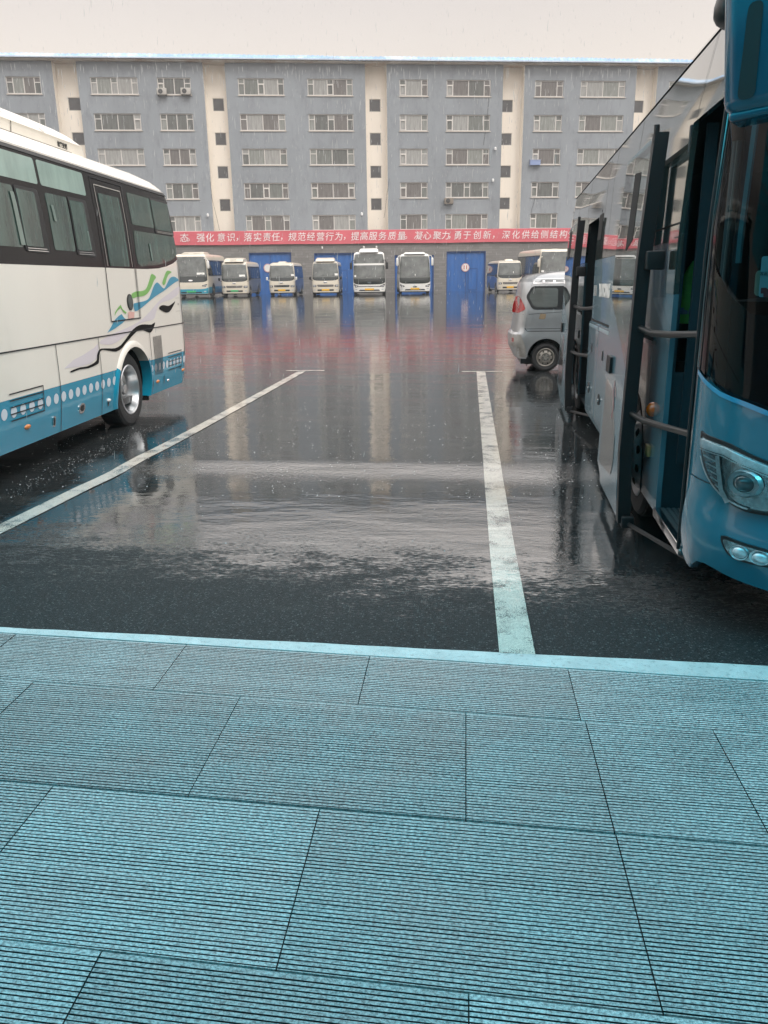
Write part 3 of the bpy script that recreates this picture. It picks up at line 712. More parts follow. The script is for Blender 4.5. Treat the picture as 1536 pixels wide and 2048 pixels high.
for x, lb in ((-12.6, 1), (-9.0, 2), (-7.9, 3)):
    o = empty('wall_lamp', FB, FA); o.scale = (KF,)*3; tag(o, ['', 'small white lamp under the red banner above the third minibus', 'small white lamp under the banner by the second blue door', 'small white lamp under the banner above the taller coach'][lb], 'wall lamp', 'lamps under the red banner')
    MB().lathe([(.01, 0), (.07, .02), (.08, .16), (.03, .2)], 'z', (x, -.2, 3.72), 12).build('lamp_shade', M_white, o)
    MB().box(x-.015, x+.015, -.2, 0, 3.9, 3.93).build('bracket', M_ac, o, False)
# banner
M_ban = pm('red_banner_cloth', (.62, .125, .155), .6, var=.10, vs_=.5, bump=.25, bs=1.6)
bn = froot('banner'); tag(bn, 'long red banner with white Chinese slogan above the garage doors', 'banner')
mb = MB(); n = 240; V = []
for i in range(n+1):
    x = -34 + 60*i/n; V += [(x, -.17 - .012*math.sin(x*1.9), 4.13+.015*math.sin(x*.7)), (x, -.16+.01*math.sin(x*3.1), 4.66), (x, -.17, 5.22+.012*math.sin(x*1.1)), (x, -.13, 5.24)]
mb.add(V, [(4*i+j, 4*i+4+j, 4*i+5+j, 4*i+1+j) for i in range(n) for j in range(3)])
cloth = mb.build('cloth', M_ban, bn)
M_char = pm('white_lettering', (.85, .80, .80), .6)
TX = [('态', -24.27), ('。', -23.7), ('强', -22.89), ('化', -22.12), ('意', -21.16), ('识', -20.34), ('，', -19.6), ('落', -18.92), ('实', -18.11), ('责', -17.32), ('任', -16.56), ('，', -15.85), ('规', -15.14), ('范', -14.36), ('经', -13.56), ('营', -12.75), ('行', -11.97), ('为', -11.17), ('，', -10.45), ('提', -9.76), ('高', -8.99), ('服', -8.21), ('务', -7.4), ('质', -6.55), ('量', -5.72), ('。', -5.1), ('凝', -4.25), ('心', -3.48), ('聚', -2.61), ('力', -1.85), ('，', -1.3), ('勇', -0.77), ('于', 0.03), ('创', 0.94), ('新', 1.81), ('，', 2.62), ('深', 3.51), ('化', 4.39), ('供', 5.27), ('给', 6.12), ('侧', 6.96), ('结', 7.81), ('构', 8.66), ('性', 9.46)]
random.seed(5)
lt = None; meshes = []
for ch, x in TX:
    rot = random.uniform(-.05, .05)
    small = ch in '。，'
    Mx = Matrix.Translation((x, -.19, 4.68 if not small else 4.72)) @ Matrix.Rotation(R(90), 4, 'X') @ Matrix.Rotation(rot, 4, 'Z')
    text_mesh(ch, .74, M_char, 'character', bn, Mx, .004, .0, 1.0, .12)

# trickles off the eaves
random.seed(77)
mb = MB()
for i in range(430):
    x = random.uniform(-38, 17); z = 18.1 - 13*random.random()**2.2; ln = random.uniform(.25, .9); r_ = random.uniform(.011, .021)
    y = AY-.7+random.uniform(-.1, .1); dx = random.uniform(-.02, .02)
    mb.tube([(x, y, z), (x+dx, y, z-ln*.5), (x+dx*1.5, y, z-ln)], [r_*.4, r_, r_*.5], 4, cap=False)
o = mb.build('eaves_drips', M_water, None, False); o.location = FB; o.rotation_euler = (0, 0, FA); o.scale = (KF,)*3
tag(o, 'white trickles of rainwater falling from the eaves of the apartments', 'dripping water', kind='stuff')

# ---- vehicle kit -------------------------------------------------------------------------------
M_tyre = pm('tyre_rubber', (.018, .018, .019), .65, bump=.5, bs=120, var=.3, vs_=20)
M_rim = pm('aluminium_rim', (.55, .56, .57), .28, .85, var=.1, vs_=15); M_rimd = pm('dusty_steel_rim', (.30, .28, .25), .55, .5, var=.25, vs_=18)
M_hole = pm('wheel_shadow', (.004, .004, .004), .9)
M_tint = pm('dark_tinted_glass', (.015, .022, .022), .04, spec=.6); M_screen = pm('windscreen_glass', (.10, .11, .105), .05, spec=.8, var=.5, vs_=1.4, stretch=(1, .2, 1))
M_lens = pm('lamp_lens', (.72, .75, .78), .14, .35, coat=.6, var=.25, vs_=40); M_amber = pm('amber_lens', (.65, .20, .03), .2, coat=.6); M_redl = pm('red_lens', (.34, .018, .018), .15, coat=.6)
M_chrome = pm('chrome', (.7, .7, .7), .12, 1.0); M_rubber = pm('black_rubber', (.01, .011, .012), .5); M_seam = pm('panel_seam', (.012, .012, .014), .7)
M_cardp = pm('white_card', (.78, .77, .74), .6); M_creamp = pm('cream_coach_paint', (.66, .60, .50), .3, coat=.5, var=.04, vs_=2)
M_whitep = pm('white_coach_paint', (.76, .75, .72), .3, coat=.5, var=.04, vs_=2); M_bluep = pm('sky_blue_paint', (.018, .25, .42), .25, coat=.6, var=.05)
M_plateG = pm('green_plate', (.05, .42, .16), .5); M_plateY = pm('yellow_plate', (.80, .45, .03), .5)

def make_wheel(parent, c, r, w, sg, rim_mat, style='dish', name='wheel', rk=.60):
    """axle along x; sg = side the face looks to; c = centre of the outer face"""
    o = empty(name, c); o.parent = parent
    rr = r*rk
    P = [(rr, -.01), (rr+.015, 0), (r*.80, .012), (r*.93, .004), (r*.985, -.02), (r, -.05), (r, -w+.05), (r*.97, -w+.01), (rr, -w)]
    mb = MB().lathe([(a, sg*b) for a, b in P], 'x', n=56)
    for k in range(44):      # tread blocks
        t0 = 2*math.pi*k/44; t1 = t0+.085
        V = [(sg*x_, q*math.cos(t_), q*math.sin(t_)) for x_ in (-.03, -w+.03) for t_ in (t0, t1) for q in (r*.99, r*1.012)]
        mb.add(V, [(0, 1, 3, 2), (4, 6, 7, 5), (1, 5, 7, 3), (0, 2, 6, 4)])
    mb.build('tyre', M_tyre, o, ang=30)
    if style == 'dish':      # deep rear wheel of a twin pair
        Q = [(rr+.012, .004), (rr, .012), (rr-.012, .004), (rr-.03, -.05), (rr-.05, -.13), (rr*.62, -.17), (rr*.40, -.165), (rr*.36, -.10), (rr*.22, -.085), (rr*.20, -.05), (.001, -.045)]
    elif style == 'front':
        Q = [(rr+.012, .004), (rr, .012), (rr-.015, .002), (rr-.035, -.03), (rr*.84, .0), (rr*.62, .06), (rr*.42, .075), (rr*.38, .10), (rr*.2, .11), (.001, .112)]
    else:
        Q = [(rr+.008, .003), (rr, .008), (rr-.012, .0), (rr*.88, -.03), (rr*.80, -.01), (rr*.5, .012), (rr*.36, -.004), (rr*.32, .02), (.001, .025)]
    rm = MB().lathe([(a, sg*b) for a, b in Q], 'x', n=56).build('rim', rim_mat, o, ang=28)
    mb = MB(); nh = 8 if style == 'plain' else 10
    for k in range(nh):
        t = 2*math.pi*(k+.5)/nh; rad = rr*(.72 if style != 'dish' else .80); hr = rr*(.085 if style == 'plain' else .10)
        xo = {'dish': -.152, 'front': .040, 'plain': .006}[style]
        cy_, cz = rad*math.cos(t), rad*math.sin(t); ty, tz = -math.sin(t), math.cos(t); ry, rz = math.cos(t), math.sin(t)
        sl = {'dish': .10, 'front': -.34, 'plain': -.09}[style]
        V = []
        for q in range(12):
            a = 2*math.pi*q/12; u_, v_ = hr*math.cos(a), hr*math.sin(a)
            V.append((sg*(xo + v_*sl*1.0 + .004), cy_+ty*u_+ry*v_, cz+tz*u_+rz*v_))
        mb.add(V, [tuple(range(12))])
    mb.build('vent_hole', M_hole, o, False); o.children[-1].parent = rm
    mb = MB()
    for k in range(10 if style != 'plain' else 5):
        t = 2*math.pi*k/(10 if style != 'plain' else 5); rad = rr*(.50 if style != 'plain' else .30); xo = {'dish': -.165, 'front': .075, 'plain': .012}[style]
        mb.lathe([(.011, sg*xo), (.011, sg*(xo+.028)), (.001, sg*(xo+.03))], 'x', (0, rad*math.cos(t), rad*math.sin(t)), 6)
    mb.build('nut', M_chrome, rm)
    return o

def circ_t(tc, hc, rt, rh, n=20): return circle(tc, hc, rt, rh, n)

def coach(name, label, cfg, px, Y, group=None):
    g = cfg.get
    root = empty(name, (0, 0, 0)); tag(root, label, 'bus', group)
    rx = (px-768)/FPX; x = Y*math.tan(-YAW + math.atan(rx*math.cos(PITCH)/ (1 + 0.0)) ) if False else None
    d = _f + _r2*((px-768)/FPX) - _u2*((588-1024)/FPX); x = d.x/d.y*Y
    root.location = (x, Y, gz(Y)); root.rotation_euler = (0, 0, R(g('yaw', 5.9)))
    W, H, L_ = g('W'), g('H'), g('L'); hw = W/2
    B = Body(0, hw, 0, L_, .42, 2.5, .25, 2.6,
        ([.25, .5, 1.1, 1.3, H-.55, H-.2, H-.1, H-.03, H], [.05, .0, 0, .01, .06, .10, .17, .35, hw*.8]),
        ([1.0, H*.75, H-.2, H-.08, H], [0, g('rake', .28), g('rake', .28)+.12, .6, 1.1]), ([.3, H-.3, H-.1, H], [0, .05, .3, .9]))
    base = [.24, .3, .5, .8, 1.1, 1.3, 1.6, H-.9 if H > 2.7 else 1.8, H-.55, H-.35, H-.2, H-.15, H-.1, H-.06, H-.03, H]
    mb = MB(); shell(mb, B, sorted(set(base)), ['front', 'right', 'rear', 'left'], 0, True); mb.build('body', g('paint'), root, ang=50)
    F, SR, SL = B.front, B.side(1), B.side(-1)
    # under-body
    MB().box(-hw+.1, hw-.1, .35, L_-.3, .16, .30).build('underbody', M_black, root, False)
    st = (.09, .12)
    # windscreen(s)
    for (h0, h1, t0, t1) in g('screens'):
        pp = rpoly([(-t0, h0), (t0, h0), (t1, h1), (-t1, h1)], .09); pn = panel('windscreen', pp, F, M_screen, root, .010, .01, step=st)
        if h0 < 1.7:
            mb = MB()
            for q in (-.35, .1): ribbon(mb, [(q, h0+.03), (q+.38, h0+.17)], F, .02, .02)
            mb.build('wiper', M_rubber, pn, False)
            c0, c1 = g('card', (.18, .5)); cw = panel('card', [(c0, h0+.12), (c1, h0+.12), (c1, h0+.27), (c0, h0+.27)], F, M_cardp, pn, .016, step=st)
    if g('mask'):
        h0, h1, tt = g('mask'); pts = [(-tt, h1), (-tt*.96, h0+.16), (-tt*.6, h0+.03), (0, h0), (tt*.6, h0+.03), (tt*.96, h0+.16), (tt, h1)]
        panel('black_mask', catmull(pts[1:6], False, 4)+[(tt, h1), (-tt, h1)], F, M_tint, root, .006, .006, step=st)
    # lower face
    if g('skirt'): panel('painted_skirt', rpoly([(-.97, .26), (.97, .26), (.97, g('skirt')[1]), (.4, g('skirt')[1]-.12), (-.4, g('skirt')[1]-.12), (-.97, g('skirt')[1])], .05), F, g('skirt')[0], root, .006, .006, step=st)
    hy, hh = g('lamp', (.72, .12)); sty = g('style', 'mini')
    for s_ in (-1, 1):
        if sty == 'mini': pl = rpoly([(s_*.42, hy-hh*.6), (s_*.74, hy-hh*.6), (s_*.76, hy+hh*.6), (s_*.42, hy+hh*.5)], .05)
        else: pl = rpoly([(s_*.40, hy-hh*.4), (s_*.62, hy-hh*.8), (s_*.80, hy+hh*.9), (s_*.70, hy+hh*1.2), (s_*.42, hy+hh*.3)], .04)
        bz = panel('headlight', pl, F, M_black, root, .012, .012, step=st)
        cx = s_*.52
        panel('lens', circle(cx, hy, .045, hh*.42), F, M_lens, bz, .02, .008, step=st); panel('lens', circle(cx+s_*.13, hy+.01, .045, hh*.40), F, M_lens, bz, .02, .008, step=st)
        panel('fog_lamp', rpoly([(s_*.5, .38), (s_*.66, .38), (s_*.66, .45), (s_*.5, .45)], .02), F, M_lens, root, .008, .006, step=st)
    if sty == 'mini':
        gr = panel('grille', rpoly([(-.33, hy-.07), (.33, hy-.07), (.36, hy+.09), (-.36, hy+.09)], .04), F, M_black, root, .008, .006, step=st)
        mb = MB()
        for q in (-.03, .02, .07): ribbon(mb, [(-.33, hy+q), (.33, hy+q)], F, .016, .014)
        mb.build('bar', M_chrome if g('chrome') else M_ac, gr, False)
        panel('bumper_intake', rpoly([(-.36, .34), (.36, .34), (.36, .46), (-.36, .46)], .03), F, M_black, root, .008, .006, step=st)
    else:
        panel('bumper_intake', rpoly([(-.42, .30), (.42, .30), (.36, .40), (-.36, .40)], .03), F, M_black, root, .008, .006, step=st)
        if g('chrome'):
            mb = MB(); ribbon(mb, [(-.42, hy-.02), (.42, hy-.02)], F, .05, .016); mb.build('trim_bar', M_chrome, root, False)
    mb = MB(); panel_mb(mb, circle(0, g('badge', 1.0), .05, .055, 14), F, .02, .01); mb.build('badge', M_chrome, root, False)
    panel('number_plate', [(-.13, .36), (.13, .36), (.13, .49), (-.13, .49)], F, g('plate', M_plateY), root, .022, .006, step=st)
    # sides: window band, windows, pillars
    b0, b1 = g('band'); y0, y1 = .75, L_-.3
    for nm, S_ in (('right', SR), ('left', SL)):
        bd = panel('window_band', rpoly([(y0, b0), (y1, b0), (y1, b1), (y0-.12, b1)], .08), S_, M_black, root, .006, .006, step=(.4, .3))
        nW = g('nwin', 5); ww = (y1-y0)/nW
        for i in range(nW): panel('window', rpoly([(y0+.06+i*ww, b0+.07), (y0+ww-.03+i*ww, b0+.07), (y0+ww-.03+i*ww, b1-.07), (y0+.06+i*ww, b1-.07)], .06), S_, M_screen if g('lightwin') else M_tint, bd, .010, .004, step=(.4, .3))
        if g('side'): panel('side_panel', [(y0-.1, .3), (L_-.35, .3), (L_-.35, b0-.01), (y0-.1, b0-.01)], S_, g('side'), root, .004, .004, step=(.4, .2))
        if g('skirt'): panel('painted_skirt', [(.5, .28), (L_-.3, .28), (L_-.3, g('skirt')[1]+.02), (.5, g('skirt')[1]+.02)], S_, g('skirt')[0], root, .008, .004, step=(.4, .2))
    wr = g('wr', .40)
    for yy in (g('axle', 1.15), L_-1.5):
        for s_ in (-1, 1):
            S_ = SR if s_ > 0 else SL
            panel('wheel_arch', [(yy+(wr+.09)*math.cos(a), max(.26, wr+(wr+.09)*math.sin(a))) for a in [math.pi*q/14 for q in range(15)]], S_, M_black, root, .010, .004, step=(.2, .2))
            make_wheel(root, (s_*(hw+.005), yy, wr), wr, .26, s_, M_rimd, 'plain')
    # roof pod
    if g('pod'):
        pw, p0, p1, ph = g('pod')
        mb = MB(); pr = [(0, 0), (.08, .7), (.3, 1), (.85, 1), (1, .55), (1, 0)]
        V = []
        for x_, kx in ((-pw, .7), (-pw*.86, 1), (pw*.86, 1), (pw, .7)): V += [(x_, p0+(p1-p0)*a, H-.07+ph*b_*kx) for a, b_ in pr]
        mb.add(V, [(6*i+j, 6*i+6+j, 6*i+7+j, 6*i+1+j) for i in range(3) for j in range(5)] + [tuple(range(6)), tuple(range(18, 24))]); mb.build('roof_pod', g('podmat', g('paint')), root, ang=30)
    # mirrors
    mm, ms = g('mirror', (M_black, 'small'))
    for s_ in (-1, 1):
        o = empty('mirror', (s_*(hw+.13), .22, 0)); o.parent = root
        if ms == 'ear': MB().box(-.09, .09, -.12, .12, b0+.55, b0+1.15, bev=.08).build('housing', mm, o); MB().tube([(0, 0, b0+1.1), (-s_*.1, .0, b0+1.3), (-s_*.3, .1, b0+1.32)], .03, 8).build('arm', mm, o)
        elif ms == 'coach': MB().box(-.09, .09, -.08, .08, b0+.35, b0+.85, bev=.05).build('housing', mm, o); MB().tube([(0, 0, b0+.8), (-s_*.1, .0, b0+1.0), (-s_*.35, .1, b0+1.02)], .025, 8).build('arm', mm, o)
        else: MB().box(-.07, .07, -.06, .06, 1.18, 1.42, bev=.04).build('housing', mm, o); MB().tube([(0, 0, 1.2), (-s_*.2, .05, 1.12)], .02, 8).build('arm', mm, o)
    return root
mini = dict(W=2.12, H=2.66, L=6.4, paint=M_creamp, screens=[(1.36, 2.50, .80, .74)], mask=(1.10, 1.5, .82), band=(1.25, 2.25), nwin=6, side=pm('slate_side_shade', (.13, .15, .20), .35, coat=.4), lamp=(.72, .14), wr=.37, plate=M_plateY, rake=.22)  # sides coloured slate to put their shaded, dark reflection into the paint
Mside2 = pm('grey_side_shade', (.16, .17, .19), .35, coat=.4)  # greyer version of the same painted-in side shade
YF = 63.0
coach('minibus', 'cream minibus with a wide roof pod and a green number plate', dict(mini, pod=(.75, .25, 2.0, .30), plate=M_plateG, side=Mside2, card=(.2, .55), yaw=4.5), 469.5, 63.0, 'cream minibuses parked before the garages')
coach('minibus', 'cream minibus with a low roof and silver grille before the first blue door', dict(mini, pod=(.3, .8, 1.6, .12), chrome=True, card=(.48, .80), mirror=(M_whitep, 'small'), W=2.06, H=2.55, yaw=4.5), 564, 64.0, 'cream minibuses parked before the garages')
mb4 = coach('minibus', 'cream minibus with a domed roof pod beside the taller white coach', dict(mini, pod=(.72, .3, 2.2, .28), card=(.44, .74), W=2.1, H=2.6), 651.5, 63.2, 'cream minibuses parked before the garages')
text_mesh('空调车', .17, M_ac, 'lettering', bpy.data.objects['minibus'], Matrix.Translation((0, .235, 2.76)) @ Matrix.Rotation(R(90), 4, 'X'), .003, .0)
big = dict(W=2.5, L=9.5, paint=M_whitep, band=(1.55, 2.75), nwin=6, style='coach', wr=.47, axle=2.2)
coach('coach', 'white coach with a split two tier windscreen and black mirrors', dict(big, H=3.22, screens=[(2.34, 3.02, .80, .70), (1.22, 2.20, .84, .82)], mask=(.78, 1.4, .86), lamp=(.66, .13), pod=(.72, .25, 2.4, .30), mirror=(M_black, 'coach'), chrome=True, card=(-.7, -.55), badge=.93), 739, 63.2, 'white coaches parked before the garages')
coach('coach', 'white coach with one tall windscreen and white ear mirrors', dict(big, H=3.05, W=2.42, screens=[(1.24, 2.82, .86, .76)], mask=(.80, 1.6, .88), lamp=(.62, .12), pod=(.8, .3, 3.0, .16), mirror=(M_whitep, 'ear'), card=(.0, .01), badge=.58), 830, 63.6, 'white coaches parked before the garages')
M_skirtb = pm('turquoise_wave', (.02, .28, .40), .3, coat=.5)
coach('coach', 'cream and turquoise coach half hidden by the big cream bus', dict(big, H=3.25, W=2.55, L=8.0, paint=M_creamp, screens=[(1.55, 3.0, .86, .76)], mask=(1.10, 1.7, .88), skirt=(M_skirtb, .72), lamp=(.85, .10), mirror=(M_whitep, 'ear'), card=(.2, .6), badge=1.25, pod=(.85, 1.2, 3.5, .2), yaw=5.0, plate=M_plateG), 383, 62.0)
M_bluemb = pm('blue_minibus_side', (.03, .08, .24), .35, coat=.4)
mb7 = coach('minibus', 'cream fronted minibus with deep blue sides right of the numbered door', dict(mini, W=1.98, H=2.5, side=M_bluemb, pod=(.3, .8, 1.5, .14), card=(.1, .12), yaw=7.5, L=6.0), 1020, 66.5, 'cream minibuses parked before the garages')
M_maroon = pm('maroon_paint', (.22, .07, .07), .35, coat=.4)
coach('coach', 'cream and maroon coach behind the silver van', dict(big, H=3.3, W=2.6, L=8.5, paint=M_creamp, side=M_maroon, screens=[(1.4, 3.05, .86, .76)], mask=(1.1, 1.6, .88), lamp=(.7, .12), band=(1.35, 2.8), lightwin=True, mirror=(M_creamp, 'ear'), yaw=9.5, card=(-.7, -.5)), 1112, 66.0)

# ---- silver van ---------------------------------------------------------------------------------
M_silver = pm('silver_van_paint', (.36, .365, .37), .32, .55, coat=.5, var=.07, vs_=3, dirt=((.20, .18, .15), 2.2, .60, .35))
M_silverd = pm('muddy_bumper', (.30, .29, .27), .5, .2, var=.15, vs_=4, dirt=((.15, .12, .09), 3.5, .5, .7))
M_roofw = pm('pale_van_roof', (.62, .60, .60), .3, .3, coat=.5, var=.05)
van = empty('van', (1.5, 15.22, gz(15.2)), R(90)); tag(van, 'silver van with a red tail lamp and a dirty rear bumper beyond the blue coach', 'van')
VB = Body(.78, .78, -3.15, .68, .5, 2.4, .20, 2.4,
    ([.22, .3, .68, .75, 1.05, 1.55, 1.66, 1.73, 1.78, 1.80], [.03, .0, .0, .02, .012, .09, .13, .22, .45, .7]),
    ([.7, .95, 1.1, 1.6, 1.8], [0, .25, .8, 1.35, 1.8]), ([.22, .5, .68, .72, 1.03, 1.36, 1.55, 1.66, 1.74, 1.80], [.14, 0, .02, .07, .11, .15, .17, .22, .34, .8]))
mb = MB(); shell(mb, VB, [.24, .3, .45, .6, .68, .72, .85, 1.03, 1.2, 1.4, 1.55, 1.62, 1.66, 1.70, 1.73, 1.76, 1.78, 1.80], ['front', 'right', 'rear'], 0)
shell(mb, VB, [1.62, 1.66, 1.70, 1.73, 1.76, 1.78, 1.80], ['front', 'right', 'rear', 'left'], 0, True); me = mb.mesh('body'); link('body', me, M_silver, van, True, 40)
VS = VB.side(-1)
arch = lambda yc, r, h0: [(yc+r*math.cos(a), h0+r*math.sin(a)) for a in [math.pi*q/16 for q in range(17)]]
yr_, yfn = .655, -2.95
side_poly = [(yfn, .26), (-2.2-.34, .26)] + [(p[0], p[1]) for p in arch(-2.2, .34, .27)][::-1] + [(-.34, .26)] + [(p[0], p[1]) for p in arch(0, .34, .27)][::-1] + [(.36, .26), (yr_-.1, .27), (yr_, .45), (yr_-.02, .68), (yr_-.07, .8), (yr_-.10, 1.03), (yr_-.14, 1.36), (yr_-.17, 1.56), (yr_-.24, 1.66), (-1.9, 1.66), (-2.55, 1.05), (-2.85, .8), (yfn, .6)]
panel('side_panel', side_poly, VS, M_silver, van, .0, step=(.15, .1))
panel('roof_edge', [(yr_-.20, 1.585), (yr_-.25, 1.68), (-1.85, 1.68), (-1.85, 1.60)], VS, M_roofw, van, .004, .004, step=(.2, .05))
w1 = rpoly([(.40, 1.36), (.29, 1.545), (-.36, 1.545), (-.36, 1.13), (.27, 1.13)], .06); gl = panel('side_window', w1, VS, M_black, van, .006, .006, step=(.2, .15))
panel('pane', rpoly([(.35, 1.36), (.26, 1.51), (-.18, 1.51), (-.18, 1.17), (.24, 1.17)], .06), VS, M_screen, gl, .010, .004, step=(.2, .15))
for a, b_ in ((-.44, -1.25), (-1.33, -2.1)): panel('side_window', rpoly([(a, 1.545), (b_, 1.545 if b_ > -2 else 1.45), (b_-.02, 1.13), (a, 1.13)], .06), VS, M_tint, van, .006, .006, step=(.2, .15))
panel('tail_lamp', rpoly([(.50, 1.36), (.545, 1.37), (.60, 1.2), (.615, 1.06), (.53, 1.06), (.40, 1.14), (.43, 1.22)], .03), VS, M_redl, van, .014, .02, step=(.05, .06))
mb = MB()
ribbon(mb, [(.58, .785), (-2.5, .80)], VS, .008, .003); ribbon(mb, [(.40, .80), (.36, .745), (-1.0, .745)], VS, .012, .004); ribbon(mb, [(.57, 1.035), (-.3, 1.09), (-2.4, 1.08)], VS, .007, .003); ribbon(mb, [(-.42, .3), (-.42, 1.6)], VS, .008, .003); ribbon(mb, [(-1.3, .3), (-1.3, 1.6)], VS, .008, .003); ribbon(mb, [(.36, .3), (.47, .68), (.62, .69)], VS, .006, .003)
mb.build('panel_gap', M_seam, van, False)
panel('fuel_flap', rpoly([(.15, .96), (.04, .96), (.02, 1.05), (.13, 1.06)], .02), VS, pm('rust_patch', (.25, .19, .12), .8), van, .004, .004, step=(.05, .05))
panel('rear_bumper', rpoly([(.36, .27), (.56, .28), (.645, .42), (.65, .60), (.60, .69), (.47, .69), (.38, .45)], .03), VS, M_silverd, van, .012, .02, step=(.06, .06))
panel('reflector', rpoly([(.595, .55), (.625, .55), (.625, .62), (.595, .62)], .008), VS, M_redl, van, .018, .006, step=(.05, .05))
rim_ = [(p[0], p[1]) for p in arch(0, .34, .27)]; rim2 = [(p[0], p[1]) for p in arch(0, .375, .27)]
panel('arch_lip', rim_ + rim2[::-1], VS, M_silver, van, .012, .02, step=(.06, .06))
panel('tail_lamp', rpoly([(.72, 1.06), (.9, 1.06), (.9, 1.36), (.76, 1.36)], .03), lambda t_, h, o=0: VB.rear(t_, h, o), M_redl, van, .01, .01)
for yy in (0, -2.2):
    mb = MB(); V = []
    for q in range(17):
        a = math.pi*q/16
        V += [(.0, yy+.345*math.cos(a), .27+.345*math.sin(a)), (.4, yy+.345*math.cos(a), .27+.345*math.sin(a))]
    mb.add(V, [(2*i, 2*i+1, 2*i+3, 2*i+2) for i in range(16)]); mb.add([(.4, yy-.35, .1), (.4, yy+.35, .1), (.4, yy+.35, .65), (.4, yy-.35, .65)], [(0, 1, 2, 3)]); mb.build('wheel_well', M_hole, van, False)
    make_wheel(van, (.03, yy, .265), .265, .18, -1, M_rimd, 'plain'); make_wheel(van, (1.53, yy, .265), .265, .18, 1, M_rimd, 'plain')
mb = MB().box(.1, 1.46, -2.6, .45, .14, .27); mb.build('underbody', M_black, van, False)
MB().box(.10, .13, .33, .345, .10, .27).build('mud_flap', M_rubber, van, False)

# ---- frames of the two big buses ------------------------------------------------------------------
def pray(x, y): return _f + _r2*((x-768)/FPX) - _u2*((y-1024)/FPX)
CAM = Vector((0, 0, CH))
def bus_frame(name, vp, contact, z):
    d = pray(*vp).normalized(); q = pray(*contact); P = CAM + q*((z-CH)/q.z)
    r_ = d.cross(Vector((0, 0, 1))).normalized(); up = r_.cross(d)
    o = bpy.data.objects.new(name, None); col.objects.link(o)
    o.matrix_world = Matrix(((r_.x, d.x, up.x, P.x), (r_.y, d.y, up.y, P.y), (r_.z, d.z, up.z, P.z), (0, 0, 0, 1)))
    return o
def slits(S, lines, w, off, name, mat, parent):
    mb = MB()
    for a, b_ in lines: ribbon(mb, [a, b_], S, w, off)
    return mb.build(name, mat, parent, False)
def dome(mb, f, tc, hc, rt, rh, ht, off=0.0, n=24, m_=6, mi=0):
    V = [f(tc, hc, off+ht)]
    for j in range(1, m_+1):
        a = math.pi/2*j/m_
        for k in range(n):
            b_ = 2*math.pi*k/n; V.append(f(tc+rt*math.sin(a)*math.cos(b_), hc+rh*math.sin(a)*math.sin(b_), off+ht*math.cos(a)))
    F_ = [(0, 1+k, 1+(k+1) % n) for k in range(n)] + [(1+j*n+k, 1+j*n+(k+1) % n, 1+(j+1)*n+(k+1) % n, 1+(j+1)*n+k) for j in range(m_-1) for k in range(n)]
    mb.add(V, F_, mi); return mb

# ---- big cream and blue bus at the left -------------------------------------------------------------
M_lc = pm('cream_bus_paint', (.86, .82, .74), .28, coat=.55, var=.025, vs_=1.5, dirt=((.50, .45, .37), 1.3, .66, .25), stretch=(1, 1, .3))
M_lb = pm('blue_bus_paint', (.008, .30, .47), .25, coat=.6, var=.04, vs_=2, dirt=((.05, .19, .28), 1.6, .62, .4))
M_lroof = pm('cream_roof_paint', (.80, .75, .66), .3, coat=.4, var=.03)
M_lgl = pm('green_wet_glass', (.045, .08, .068), .05, spec=.75, var=.6, vs_=3.0, stretch=(1.2, 1.6, .28), bump=.10, bs=26, dirt=((.20, .27, .24), 9, .58, .6))
M_lgl2 = pm('sky_sheen_green_glass', (.30, .41, .365), .06, spec=.65, var=.2, vs_=2.5, stretch=(1, 1.4, .4), bump=.08, bs=30)  # upper panes coloured paler to imitate the sky reflected in them
M_lgl3 = pm('curtain_behind_glass', (.15, .21, .185), .06, spec=.65)
M_band = pm('black_window_surround', (.008, .007, .008), .2, spec=.22, var=.3, vs_=3, stretch=(1, 1, .4), dirt=((.045, .045, .045), 14, .62, .6))
M_lilac = pm('lilac_decal', (.74, .69, .73), .3, coat=.5); M_green = pm('green_decal', (.20, .50, .11), .3, coat=.5); M_dblue = pm('blue_decal', (.03, .30, .47), .3, coat=.5)
M_dblack = pm('black_decal', (.010, .009, .009), .6, spec=.08); M_dot = pm('pale_blue_dot', (.72, .80, .88), .3, coat=.5); M_pink = pm('pink_sticker', (.72, .42, .37), .5)
lb = bus_frame('bus', (875, 560), (262, 858), -.09); tag(lb, 'big cream bus at the left with a dotted blue skirt and wave livery', 'bus')
LB = left_bus_body(); S = LB.side(1)
hs = [.28, .4, .5, .62, .742, .8, 1.0, 1.2, 1.5, 1.88, 2.1, 2.4, 2.65, 2.88]
mb = MB(); shell(mb, LB, hs, ['rear-', 'left', 'front'][::-1] if False else ['front-', 'left', 'rear-'])
shell(mb, LB, [2.88, 2.915, 2.95, 2.985, 3.02, 3.055, 3.09, 3.115, 3.14, 3.155, 3.17, 3.18, 3.19], ['front', 'right', 'rear', 'left'], 0, True)
body = link('body', mb.mesh('body'), M_lroof, lb, True, 40)
archs = [circle(.30, .42, .575, .54, 40), circle(-4.1, .42, .575, .54, 40)]
YE = 2.575
panel('lower_panel', [(-5.1, .28), (2.40, .285), (2.46, .38), (YE, .40), (YE, .741), (-5.1, .741)], S, M_lb, lb, .003, .02, holes=archs, step=(.12, .09))
top = [(YE, 2.075), (2.40, 2.03), (2.17, 1.972), (1.85, 1.925), (1.52, 1.896), (1.1, 1.882), (.7, 1.88), (-5.1, 1.88)]
panel('side_panel', [(-5.1, .743), (YE, .743)] + top, S, M_lc, lb, .003, .0, holes=archs, step=(.12, .09))
